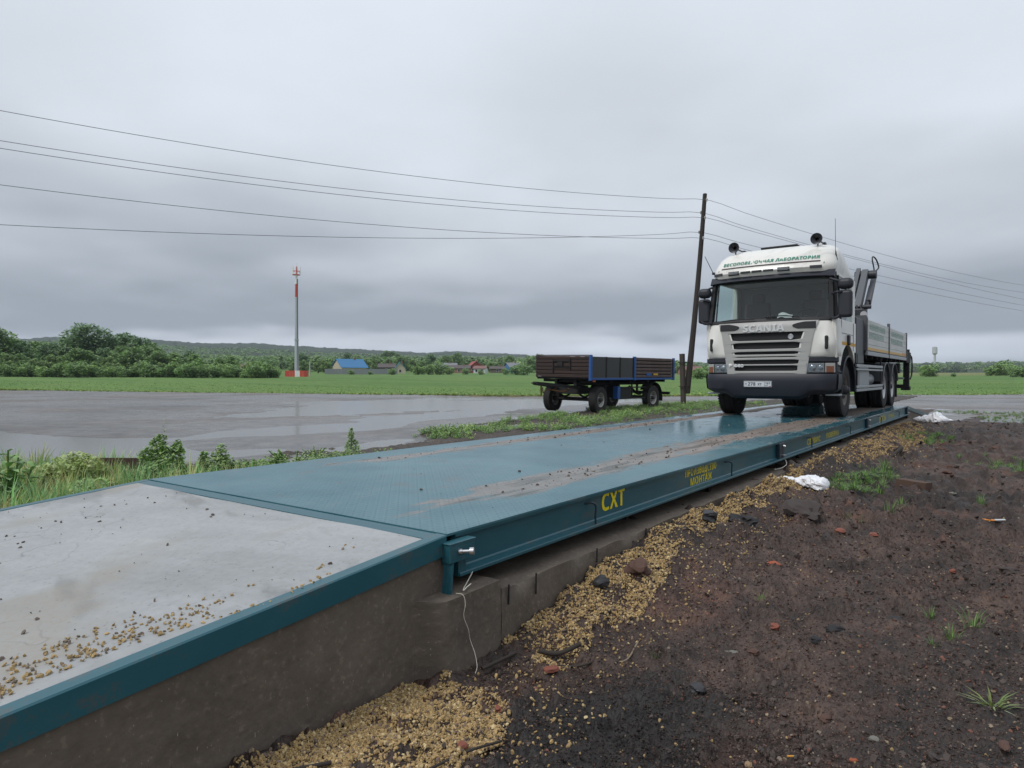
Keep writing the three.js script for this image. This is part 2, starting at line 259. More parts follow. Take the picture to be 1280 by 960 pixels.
const mNavy = mat([0.012, 0.028, 0.045], 0.4), mBolt = mat([0.62, 0.62, 0.62], 0.32, 0.85), mBlack = mat([0.012, 0.012, 0.014], 0.6);
const wb = thing('weighbridge', 'teal steel weighbridge platform carrying the white flatbed truck, tyre mud on its deck', 'weighbridge');
for (let k = 0; k < 3; k++) {
  const z0 = -k * SEC - 0.006, z1 = -(k + 1) * SEC + 0.006;
  const g = box(DW, 0.012, z0 - z1, -DW / 2, DECK - 0.006, (z0 + z1) / 2); { const p = g.attributes.position, uv = g.attributes.uv; for (let i = 0; i < p.count; i++) uv.setXY(i, -p.getZ(i) / DL, -p.getX(i) / DW); }
  part('deck_plate', g, mDeck, wb);
  for (const s of [0, 1]) {
    const pr = poly([[-0.045, 0.638], [-0.004, 0.638], [-0.004, 0.622], [-0.033, 0.618], [-0.033, 0.458], [-0.026, 0.450], [0.024, 0.441], [0.027, 0.436], [0.027, 0.422], [-0.045, 0.420]]);
    const zb = k ? z0 : -0.075, e = extr(pr, zb - z1).translate(0, 0, z1); { const p = e.attributes.position, uv = e.attributes.uv; for (let i = 0; i < p.count; i++) uv.setXY(i, p.getZ(i) / 1.6, (p.getY(i) + p.getX(i)) / 0.8); }
    if (s) e.scale(-1, 1, 1).translate(-DW, 0, 0);
    const bm = part('side_beam', s ? e.toNonIndexed ? flip(e) : e : e, mTeal, wb);
    if (!s) {
      for (const f of [0.243, 0.695]) { const z = -(k + f) * SEC; part('lifting_hook', tube([V(-0.035, 0.585, z + 0.05), V(0.012, 0.592, z + 0.02), V(0.024, 0.57, z), V(0.022, 0.50, z), V(0.024, 0.448, z)], 0.0075, 18, 6), mNavy, bm); }
    }
  }
  for (let c = 0; c < 4; c++) part('cross_member', span(-DW + 0.05, -0.05, 0.44, 0.634, z1 + 0.7 + c * 1.5, z1 + 0.78 + c * 1.5), mTeal, wb);
}
function flip(g) { const q = g.index ? g.toNonIndexed() : g; for (const k of ['position', 'normal', 'uv']) { const a = q.attributes[k], n = a.itemSize; for (let i = 0; i < a.count; i += 3) for (let c = 0; c < n; c++) { const t = a.array[i * n + c]; a.array[i * n + c] = a.array[(i + 1) * n + c]; a.array[(i + 1) * n + c] = t; } } return q; }
for (const z of [-SEC, -2 * SEC, -DL + 0.1]) {   // bolted joints
  const j = part('joint_bracket', [span(-0.03, 0.016, 0.438, 0.630, z - 0.10, z - 0.006, 0.006), span(-0.03, 0.016, 0.438, 0.630, z + 0.006, z + 0.10, 0.006)], mNavy, wb);
  for (const y of [0.475, 0.59]) part('bolt', [cylX(0.017, 0.02, 0.024, y, z - 0.045, 6), cylX(0.009, 0.035, 0.03, y, z - 0.045, 10)], mBolt, j);
}
function decal(tex, w, h, z0, y0, parent, name, col = 0xffffff) { const m = new THREE.MeshStandardMaterial({ map: tex, transparent: true, alphaTest: 0.4, roughness: 0.6, color: col }); const g = new THREE.PlaneGeometry(w, h).rotateY(Math.PI / 2).translate(-0.0305, y0 + h / 2, z0 - w / 2); return part(name, g, m, parent); }
const stencil = (text, px, worn = 0.02, cut = false) => sticker(text, 1024, 256, (x, W, H, t) => {
  x.fillStyle = '#e6d200'; x.font = 'bold 230px sans-serif'; x.textBaseline = 'alphabetic'; x.textAlign = 'left';
  const w = x.measureText(t).width; x.save(); x.translate(10, 215); x.scale((W - 20) / w, 1); x.fillText(t, 0, 0); x.restore();
  const r = rng(text.length * 77 + px); x.globalCompositeOperation = 'destination-out';
  if (cut) { for (let i = 0; i < 26; i++) x.fillRect(r() * W, 0, 3 + r() * 5, H); }
  for (let i = 0; i < 900 * worn / 0.02; i++) { x.beginPath(); x.arc(r() * W, r() * H, 1 + r() * 3.5, 0, 7); x.fill(); }
  x.globalCompositeOperation = 'source-over';
});
decal(stencil('СХТ', 1), 0.37, 0.195, -1.65, 0.462, wb, 'lettering');
decal(stencil('ПРОИЗВОДСТВО', 2, 0.02, true), 0.80, 0.105, -3.16, 0.535, wb, 'lettering');
decal(stencil('МОНТАЖ', 3, 0.02, true), 0.56, 0.105, -3.28, 0.448, wb, 'lettering');
decal(stencil('СЕРВИС', 4, 0.06, true), 0.85, 0.125, -7.52, 0.462, wb, 'lettering');
decal(stencil('ПОВЕРКА', 5, 0.07, true), 0.95, 0.125, -8.72, 0.467, wb, 'lettering');
decal(stencil('ВЕСЫ', 6, 0.06, true), 1.0, 0.19, -13.75, 0.435, wb, 'lettering');
decal(stencil('СЕРВИС', 7, 0.07, true), 0.95, 0.12, -15.1, 0.465, wb, 'lettering');
// side stop at the near corner
{
  const st = part('stop_bracket', [span(0.004, 0.062, 0.515, 0.608, -0.150, 0.04, 0.005), span(0.004, 0.066, 0.608, 0.616, -0.158, 0.045, 0.003), beamBox(V(0.038, 0.515, 0.024), V(0.040, 0.345, 0.042), 0.055, 0.012)], mTeal, wb);
  part('bolt', [bar(V(0.062, 0.567, -0.03), V(0.115, 0.570, -0.062), 0.0085), bar(V(0.108, 0.5696, -0.0575), V(0.126, 0.571, -0.067), 0.019, 0.019, 6), bar(V(0.060, 0.567, -0.029), V(0.074, 0.568, -0.037), 0.015, 0.015, 6)], mBolt, st);
  part('end_plate', span(-0.04, 0.020, 0.421, 0.60, -0.135, -0.070, 0.004), mTeal, wb);
  part('end_plate', span(-DW + 0.02, -0.05, 0.43, 0.63, -0.03, -0.012), mTeal, wb);
}

// ---------------------------------------------------------------- concrete foundation and ramps
const concTex = (seed, base, dark, stain) => dataTex(1024, 512, (u, v) => { const n = tfbm(u, v, 5, 6, seed), f = tfbm(u, v, 60, 3, seed + 5), st = tfbm(u * 1, v * 1, 3, 5, seed + 9); let c = mix3(dark, base, clamp(n * 1.2 - 0.1 + (f - 0.5) * 0.4)); c = mix3(c, stain, sstep(0.56, 0.70, st) * 0.55); if (f > 0.72) c = c.map((q) => q * 1.25); const pit = tnoise(u * 170, v * 85, 85, seed + 31); if (pit > 0.975) c = [0.34, 0.30, 0.25]; else if (pit < 0.03) c = c.map((q) => q * 0.5); return c.map(toS); });
const concBump = dataTex(512, 512, (u, v) => { const q = tfbm(u, v, 12, 6, 141); return [q, q, q]; }, false);
const mFound = mat([1, 1, 1], 0.8, 0, { map: concTex(151, [0.165, 0.132, 0.102], [0.080, 0.064, 0.050], [0.135, 0.112, 0.086]), bumpMap: concBump, bumpScale: 0.012 });
const mWall = mFound;
function roughBlock(x0, x1, y0, y1, z0, z1, amp = 0.012, seg = 0.06, seed = 1) {   // a poured block with uneven arrises
  const nx = Math.max(2, Math.min(60, Math.round((x1 - x0) / seg))), ny = Math.max(2, Math.min(12, Math.round((y1 - y0) / seg))), nz = Math.max(2, Math.min(320, Math.round((z1 - z0) / seg)));
  const g = new THREE.BoxGeometry(x1 - x0, y1 - y0, z1 - z0, nx, ny, nz).translate((x0 + x1) / 2, (y0 + y1) / 2, (z0 + z1) / 2), p = g.attributes.position, nn = g.attributes.normal, uv = g.attributes.uv;
  for (let i = 0; i < p.count; i++) {
    const x = p.getX(i), y = p.getY(i), z = p.getZ(i); if (Math.abs(nn.getX(i)) > 0.5) uv.setXY(i, z / 1.3, y / 1.3); else if (Math.abs(nn.getY(i)) > 0.5) uv.setXY(i, z / 1.3, x / 1.3); else uv.setXY(i, x / 1.3, y / 1.3);
    const a = fbm(x * 6 + seed + y * 3, z * 6 + y * 5, 3, 611) - 0.5, b = fbm(x * 5 + y * 4, z * 5 + seed * 3, 3, 617) - 0.5; let dx = a * amp, dy = b * amp;
    if (x > x1 - 1e-4 && y > y1 - 1e-4) { const c = Math.max(0, fbm(z * 7, seed, 3, 621) - 0.42) * 0.10; dx -= c; dy -= c * 0.8; }
    p.setXYZ(i, x + dx, y + dy, z + (fbm(y * 6, x * 6 + seed, 2, 625) - 0.5) * amp);
  }
  g.computeVertexNormals(); return g;
}
const fd = thing('concrete_foundation', 'low damp concrete foundation strip under the weighbridge platform', 'foundation');
part('footing', roughBlock(-DW - 0.115, 0.115, -0.35, 0.318, -DL - 0.05, -0.305, 0.012, 0.07, 3), mFound, fd);
{ const g = roughBlock(-0.35, 0.122, -0.35, 0.368, -0.295, 0.265, 0.008, 0.03, 7); { const p = g.attributes.position; for (let i = 0; i < p.count; i++) if (p.getX(i) > 0) p.setX(i, p.getX(i) - 0.16 * sstep(0.10, 0.27, p.getZ(i))); g.computeVertexNormals(); } part('end_block', g, mFound, fd); }
part('pit_wall', span(-DW, -0.36, -0.3, 0.60, 0.02, 0.06), mWall, fd);
for (const [z, h] of [[-0.36, 0.09], [-0.62, 0.10], [-1.32, 0.075], [-2.05, 0.07], [-3.1, 0.06], [-4.05, 0.06], [-5.1, 0.06], [-6.12, 0.15], [-7.4, 0.07], [-9.0, 0.08], [-11, 0.08]]) part('tie_rod', bar(V(0.124, 0.312 - h, z), V(0.126, 0.330, z), 0.005, 0.005, 6), mBlack, fd);
const SL = 0.0858, rampTex = dataTex(1024, 1024, (u, v) => {
  const x = u * 3.1, z = v * 7, n = fbm(x * 1.2, z * 1.2, 5, 631), sm = fbm(x * 1.1 + z * 0.5, z * 4.2 - x * 1.5, 5, 637), f = fbm(x * 40, z * 40, 2, 641), br = fbm(x * 1.8, z * 1.3 + 4, 4, 643);
  let q = 0.31 + (n - 0.5) * 0.13 - sstep(0.55, 0.72, sm) * 0.085 + (f - 0.5) * 0.05; let c = [q * 0.975, q, q * 1.005]; const cr = Math.abs(fbm(x * 1.1 + 7, z * 1.1, 5, 647) - 0.5), po = hash3(Math.floor(x * 210), Math.floor(z * 210), 9), tw = fbm(x * 3 + z * 9, z * 2 - x * 1.2, 4, 649); c = c.map((w) => w * (1 - 0.35 * (1 - sstep(0.0, 0.0035, cr)) * sstep(0.5, 0.6, n) - (po > 0.988 ? 0.4 : 0) + (tw - 0.5) * 0.22)); c = mix3(c, [0.26, 0.225, 0.17], sstep(0.58, 0.74, br) * 0.45 * (0.5 + f)); return c.map(toS);
}, true, false);
const mRamp = mat([1, 1, 1], 0.62, 0, { map: rampTex, bumpMap: concBump, bumpScale: 0.006 }); mRamp.bumpMap = concBump.clone(); mRamp.bumpMap.repeat.set(2, 5); mRamp.bumpMap.needsUpdate = true;
function ramp(label, near) {
  const r = thing('concrete_ramp', label, 'ramp', near ? [0, 0, 0.012] : [-DW, 0, -DL - 0.012], near ? 0 : Math.PI);   // local: x -3.1..0, z grows down the slope
  const LEN = 6.9, shear = new THREE.Matrix4().set(1, 0, 0, 0, 0, 1, -SL, 0, 0, 0, 1, 0, 0, 0, 0, 1);
  const bodyG = gridGeo(2, 1, () => [0, 0, 0]);
  const seg = near ? 90 : 30, wallG = (sx) => { const g = gridGeo(seg, 10, (u, v) => { const z = lerp(0.0, LEN, u), top = DECK - 0.03 - SL * z, y = lerp(-0.4, top, v); return [sx + (fbm(z * 3, y * 3, 4, 651) - 0.5) * 0.012, y, z]; }, (u, v, q) => [q[2] / 1.3, q[1] / 1.3]); return g; };
  part('side_wall', rev(wallG(-0.006)), mWall, r); part('side_wall', wallG(-DW + 0.006), mWall, r);
  part('ramp_slab', [span(-DW + 0.02, -0.02, DECK - 0.12, DECK - 0.028, 0.03, LEN).applyMatrix4(shear), span(-DW + 0.02, -0.02, -0.4, DECK - 0.12, 0.03, 0.06)], mWall, r);
  const top = gridGeo(40, 90, (u, v) => { const x = lerp(-DW + 0.05, -0.05, u), z = lerp(0.085, LEN, v); return [x, DECK - 0.006 - SL * z + (fbm(x * 2, z * 2, 3, 661) - 0.5) * 0.012, z]; }, (u, v) => [u, v]);
  const ix = top.index.array; for (let i = 0; i < ix.length; i += 3) { const t = ix[i]; ix[i] = ix[i + 1]; ix[i + 1] = t; } top.computeVertexNormals();
  part('ramp_surface', top, mRamp, r);
  const trim = (sx) => { const pr = poly([[-0.062, 0.647], [-0.056, 0.650], [0.006, 0.650], [0.012, 0.644], [0.012, 0.548], [0.004, 0.546], [0.004, 0.638], [-0.062, 0.638]]); const g = extr(pr, LEN + 0.0).toNonIndexed ? extr(pr, LEN) : null; const p = g.attributes.position, uv = g.attributes.uv; for (let i = 0; i < p.count; i++) uv.setXY(i, p.getZ(i) / 1.6, (p.getY(i) + p.getX(i)) / 0.8); g.applyMatrix4(shear); if (sx) { g.scale(-1, 1, 1).translate(-DW, 0, 0); return flip(g); } return g; };
  part('steel_edging', trim(0), mTeal, r); part('steel_edging', trim(1), mTeal, r);
  part('steel_edging', [span(-DW + 0.0, 0.0, 0.640, 0.6475, 0.002, 0.088).applyMatrix4(shear), span(-DW + 0.03, -0.005, 0.50, 0.639, 0.002, 0.012)], mTeal, r);
  return r;
}
ramp('pale concrete approach ramp with teal steel edging, scattered with yellow gravel', true);
ramp('concrete ramp at the far end of the weighbridge, behind the truck', false);
// cable ends hanging at the near corner
const mCable = mat([0.55, 0.52, 0.45], 0.5);
one('cable', [tube([V(0.0, 0.425, -0.20), V(0.025, 0.425, -0.175), V(0.06, 0.405, -0.10), V(0.09, 0.385, -0.03), V(0.105, 0.382, -0.01), V(0.11, 0.395, -0.03), V(0.112, 0.405, -0.06)], 0.003, 50, 6)], mCable, 'short pale cable end looped below the near corner of the weighbridge', 'cable');
one('wire', [tube([V(0.09, 0.376, 0.03), V(0.127, 0.372, 0.02), V(0.138, 0.33, 0.015), V(0.132, 0.27, 0.02), V(0.145, 0.20, 0.0), V(0.14, 0.14, -0.02), V(0.17, 0.08, -0.02), V(0.20, 0.03, 0.0), V(0.23, 0.02, 0.05)], 0.0019, 60, 5)], mCable, 'thin white wire hanging down the concrete block at the ramp corner', 'wire');
one('cable', tube([V(0.0, 0.43, -6.25), V(0.04, 0.39, -6.2), V(0.06, 0.36, -6.1), V(0.03, 0.335, -6.0), V(-0.02, 0.325, -5.9)], 0.006, 20, 6), mCable, 'pale cable drooping under the first bolted joint of the weighbridge', 'cable');

// ---------------------------------------------------------------- wheels
const mTyre = mat([0.020, 0.019, 0.019], 0.82, 0, { bumpMap: grainBump, bumpScale: 0.004 }), mRim = mat([0.55, 0.55, 0.54], 0.45, 0.3), mRimDirty = mat([0.16, 0.145, 0.13], 0.7, 0.2), mHub = mat([0.05, 0.05, 0.055], 0.55, 0.3);
function wheelGeos(R, W, rimR, dish) {   // axis along x, outer face towards +x
  const h = W / 2, pr = [[rimR, -h * 0.82], [rimR + 0.015, -h * 0.94], [R * 0.80, -h], [R * 0.93, -h * 0.97], [R * 0.985, -h * 0.86]];
  for (const g of [-0.55, -0.18, 0.18, 0.55]) pr.push([R, h * (g - 0.075)], [R - 0.016, h * (g - 0.045)], [R - 0.016, h * (g + 0.045)], [R, h * (g + 0.075)]);
  pr.push([R * 0.985, h * 0.86], [R * 0.93, h * 0.97], [R * 0.80, h], [rimR + 0.015, h * 0.94], [rimR, h * 0.82]);
  const tyre = [new THREE.LatheGeometry(pr.map(([a, b]) => new THREE.Vector2(a, b)), 56).rotateZ(-Math.PI / 2)];
  for (let i = 0; i < 56; i++) for (const s of [-1, 1]) { const a = (i + (s > 0 ? 0.5 : 0)) / 56 * Math.PI * 2; tyre.push(new THREE.BoxGeometry(W * 0.16, 0.02, R * 0.06).translate(s * h * 0.82, R * 0.99, 0).rotateX(a)); }
  const rp = [[0.0, dish + 0.0], [rimR * 0.34, dish], [rimR * 0.42, dish - 0.03], [rimR * 0.80, dish - 0.055], [rimR * 0.86, dish - 0.02], [rimR * 0.90, h * 0.55], [rimR * 0.97, h * 0.84], [rimR * 1.05, h * 0.90], [rimR * 1.05, h * 0.80], [rimR * 0.93, h * 0.5], [rimR * 0.9, -h * 0.8], [rimR * 1.04, -h * 0.86]];
  const rim = [new THREE.LatheGeometry(rp.reverse().map(([a, b]) => new THREE.Vector2(a, b)), 40).rotateZ(-Math.PI / 2)];
  const hub = [new THREE.LatheGeometry([[0, dish + 0.13], [rimR * 0.2, dish + 0.13], [rimR * 0.22, dish + 0.095], [rimR * 0.3, dish + 0.09], [rimR * 0.31, dish - 0.01]].reverse().map(([a, b]) => new THREE.Vector2(a, b)), 18).rotateZ(-Math.PI / 2)];
  const nuts = []; for (let i = 0; i < 10; i++) { const a = i / 10 * Math.PI * 2; nuts.push(cylX(0.014, 0.05, dish + 0.01, Math.cos(a) * rimR * 0.52, Math.sin(a) * rimR * 0.52, 6)); }
  const hole = []; for (let i = 0; i < 10; i++) { const a = (i + 0.5) / 10 * Math.PI * 2; hole.push(cylX(rimR * 0.085, 0.012, dish - 0.048, Math.cos(a) * rimR * 0.69, Math.sin(a) * rimR * 0.69, 12)); }
  return { tyre: merge(tyre), rim: merge(rim), hub: merge(hub), hole: merge(hole), nuts: merge(nuts) };
}
function addWheel(parent, G, x, y, z, side, rimM, twin) {
  const w = new THREE.Group(); w.name = 'wheel'; w.position.set(x, y, z); if (side < 0) w.rotation.y = Math.PI; parent.add(w);
  part('tyre', G.tyre, mTyre, w); part('rim', G.rim, rimM, w); part('hub', G.hub, mHub, w); part('hand_holes', G.hole, mBlack, w).userData.kind = 'stuff'; part('wheel_nuts', G.nuts, mHub, w).userData.kind = 'stuff';
  if (twin) { const t = part('tyre', G.tyre, mTyre, w); t.position.x = -0.34; const q = part('rim', G.rim, rimM, w); q.position.x = -0.34; }
  return w;
}

// ---------------------------------------------------------------- flatbed truck
// local frame: x across, y up from the deck, z = 0 at the bumper, going back is -z
const tk = thing('flatbed_truck', 'white flatbed truck with silver grille and folded crane, parked on the weighbridge', 'truck', [-1.56, DECK, -10.78]);
const dustTex = dataTex(512, 512, (u, v) => { const n = tfbm(u, v, 6, 6, 701), f = tfbm(u, v, 70, 2, 709), q = 0.97 - sstep(0.52, 0.78, n + (f - 0.5) * 0.2) * 0.10; return [q, q * 0.99, q * 0.965]; });
const mWhite = phys([0.80, 0.80, 0.785], { map: dustTex, roughness: 0.38, clearcoat: 0.5, clearcoatRoughness: 0.18 });
const mSilver = phys([0.50, 0.50, 0.505], { map: dustTex, roughness: 0.42, metalness: 0.2, clearcoat: 0.4, clearcoatRoughness: 0.25 });
const mPlastic = mat([0.020, 0.022, 0.030], 0.52), mPlastic2 = mat([0.014, 0.016, 0.025], 0.5), mDark = mat([0.009, 0.009, 0.010], 0.7), mChassis = mat([0.014, 0.013, 0.014], 0.7);
const mGlass = phys([0.80, 0.92, 0.90], { roughness: 0.03, transmission: 1, thickness: 0, ior: 1.5 });
const mTint = phys([0.74, 0.82, 0.81], { roughness: 0.03, transmission: 1, thickness: 0, ior: 1.5 });
const mLens = phys([0.93, 0.95, 0.96], { roughness: 0.05, transmission: 1, thickness: 0, ior: 1.5 }), mChrome = mat([0.75, 0.75, 0.76], 0.15, 1);
const mAlu = mat([0.38, 0.40, 0.42], 0.42, 0.6), mInterior = mat([0.07, 0.075, 0.08], 0.8), mSeat = mat([0.14, 0.115, 0.11], 0.9);
// front surface of the cab at (x, y)
const FZ = (x, y) => -0.20 * Math.pow(Math.abs(x) / 1.22, 2.6) - 0.05 - (y > 1.75 ? (y - 1.75) * 0.20 : 0) - (y < 1.0 ? 0 : 0);
function panel(x0, x1, top, bot, off, thick, n = 20, bev = 0.008, F = FZ) {   // a bent plate following the cab front
  const p = [], idx = [], rows = 6;
  for (let i = 0; i <= n; i++) { const u = i / n, x = lerp(x0, x1, u), t = typeof top === 'number' ? top : top(x), b = typeof bot === 'number' ? bot : bot(x), e = Math.min(bev, (t - b) * 0.3); const zt = F(x, t) + off, zb = F(x, b) + off;
    p.push(x, t, zt - thick, x, t, zt - bev, x, t - e, zt, x, b + e, zb, x, b, zb - bev, x, b, zb - thick); }
  for (let i = 0; i < n; i++) for (let k = 0; k < rows; k++) { const a = i * rows + k, b = i * rows + (k + 1) % rows, c = a + rows, d = b + rows; idx.push(a, b, c, b, d, c); }
  const L = n * rows; idx.push(0, 2, 1, 0, 3, 2, 0, 4, 3, 0, 5, 4, L, L + 1, L + 2, L, L + 2, L + 3, L, L + 3, L + 4, L, L + 4, L + 5);
  const g = new THREE.BufferGeometry(); g.setAttribute('position', new THREE.Float32BufferAttribute(p, 3)); g.setIndex(idx); return toCreasedNormals(g, 0.6);
}
// section outline of the cab: from the back on one side round the front to the back on the other
function outline(w, zf, zb, r, bulge, n = 44) {
  const out = []; for (let i = 0; i <= n; i++) {
    const u = i / n; let x, z;
    if (u < 0.18) { x = w; z = lerp(zb, zf - r, u / 0.18); } else if (u > 0.82) { x = -w; z = lerp(zf - r, zb, (u - 0.82) / 0.18); }
    else { const q = (u - 0.18) / 0.64, s = 1 - 2 * q, a = Math.abs(s), k = clamp((a - 0.62) / 0.38), sg = Math.sign(s); const ang = k * Math.PI / 2; if (a < 0.62) { x = sg * (w - r) * a / 0.62; z = zf; } else { x = sg * (w - r + r * Math.sin(ang)); z = zf - r + r * Math.cos(ang); } z -= bulge * Math.pow(Math.abs(x) / w, 2.4) * (1 - k * 0.0); z = Math.max(z, zf - r - bulge); }
    out.push([x, z]);
  } return out;
}
function loft(levels, capTop = true, capBot = true) {   // levels: [y, outline]
  const p = [], uv = [], idx = [], w = levels[0][1].length;
  for (const [y, o] of levels) for (const [x, z] of o) { p.push(x, typeof y === 'function' ? y(x, z) : y, z); uv.push((x + z) * 0.4, (typeof y === 'function' ? y(x, z) : y) * 0.4); }
  for (let j = 0; j < levels.length - 1; j++) for (let i = 0; i < w; i++) { const a = j * w + i, b = j * w + (i + 1) % w, c = a + w, d = b + w; idx.push(a, c, b, b, c, d); }
  const cap = (j, up) => { const base = j * w; let cx = 0, cy = 0, cz = 0; for (let i = 0; i < w; i++) { cx += p[(base + i) * 3]; cy += p[(base + i) * 3 + 1]; cz += p[(base + i) * 3 + 2]; } const ci = p.length / 3; p.push(cx / w, cy / w, cz / w); uv.push(0, 0); for (let i = 0; i < w; i++) { const a = base + i, b = base + (i + 1) % w; up ? idx.push(ci, b, a) : idx.push(ci, a, b); } };
  if (capTop) cap(levels.length - 1, true); if (capBot) cap(0, false);
  const g = new THREE.BufferGeometry(); g.setAttribute('position', new THREE.Float32BufferAttribute(p, 3)); g.setAttribute('uv', new THREE.Float32BufferAttribute(uv, 2)); g.setIndex(idx); return toCreasedNormals(g, 0.75);
}
const ARCH = -1.32, cabBack = -2.10;
// lower cab: sides with the wheel-arch cut out
function cabSide(s) {
  const sh = new THREE.Shape(); sh.moveTo(-0.24, 1.86); sh.lineTo(cabBack, 1.86); sh.lineTo(cabBack, 1.28); sh.lineTo(-1.95, 1.28); sh.absarc(ARCH, 0.62, 0.80, Math.PI * 0.815, Math.PI * 0.16, true); sh.lineTo(-0.42, 1.02); sh.lineTo(-0.30, 1.15); sh.lineTo(-0.24, 1.86);
  const g = extr(sh, 0.05, 0.012).rotateY(-Math.PI / 2); // shape x -> z
  return g.translate(s > 0 ? 1.21 : -1.16, 0, 0);
}
const cab = new THREE.Group(); cab.name = 'cab'; tk.add(cab);
part('side_panel', cabSide(1), mWhite, cab); part('side_panel', cabSide(-1), mWhite, cab);
part('back_panel', span(-1.17, 1.17, 1.0, 2.75, cabBack, cabBack + 0.04), mWhite, cab);
part('cab_floor', span(-1.15, 1.15, 1.02, 1.12, cabBack + 0.05, -0.32), mDark, cab);
// white corners of the cab front
for (const s of [-1, 1]) {
  const lv = []; const prof = [[1.150, 0.60, 0.03], [1.175, 0.58, 0.004], [1.25, 0.60, 0], [1.34, 0.61, 0], [1.42, 0.625, 0], [1.5, 0.64, 0], [1.68, 0.70, 0.0], [1.80, 0.80, 0.012], [1.865, 0.90, 0.03]];
  const n = 26, p = [], idx = [];
  prof.forEach(([y, xi, inset], j) => { for (let i = 0; i <= n; i++) { const u = i / n; let x = lerp(xi, 1.235 - inset, Math.min(1, u / 0.72)), z; const bul = 0.085 * Math.exp(-Math.pow((y - 1.40) / 0.17, 2)) * Math.exp(-Math.pow((Math.abs(x) - 1.09) / 0.12, 2)); if (u <= 0.72) { const k = clamp((x - 1.02) / 0.215); z = FZ(x, y) + bul - inset - 0.10 * k * k * k; } else { const e = FZ(1.235, y) - inset - 0.10; z = lerp(e, -0.62, (u - 0.72) / 0.28); } p.push(s * (x + (u > 0.6 ? bul * 0.4 : 0)), y, z); } });
  for (let j = 0; j < prof.length - 1; j++) for (let i = 0; i < n; i++) { const a = j * (n + 1) + i, b = a + 1, c = a + n + 1, d = c + 1; s > 0 ? idx.push(a, b, c, b, d, c) : idx.push(a, c, b, b, c, d); }
  const g = new THREE.BufferGeometry(); g.setAttribute('position', new THREE.Float32BufferAttribute(p, 3)); g.setIndex(idx);
  const un = g.toNonIndexed(); un.setAttribute('uv', new THREE.Float32BufferAttribute(new Float32Array(un.attributes.position.count * 2).map((_, i) => un.attributes.position.array[(i >> 1) * 3 + (i & 1)] * 0.5), 2));
  part('corner_panel', toCreasedNormals(un, 0.9), mWhite, cab);
  part('air_duct', box(0.062, 0.25, 0.05, s * 1.075, 1.42, FZ(1.075, 1.42) + 0.066, 0.028).rotateZ(0), mBlack, cab);
}
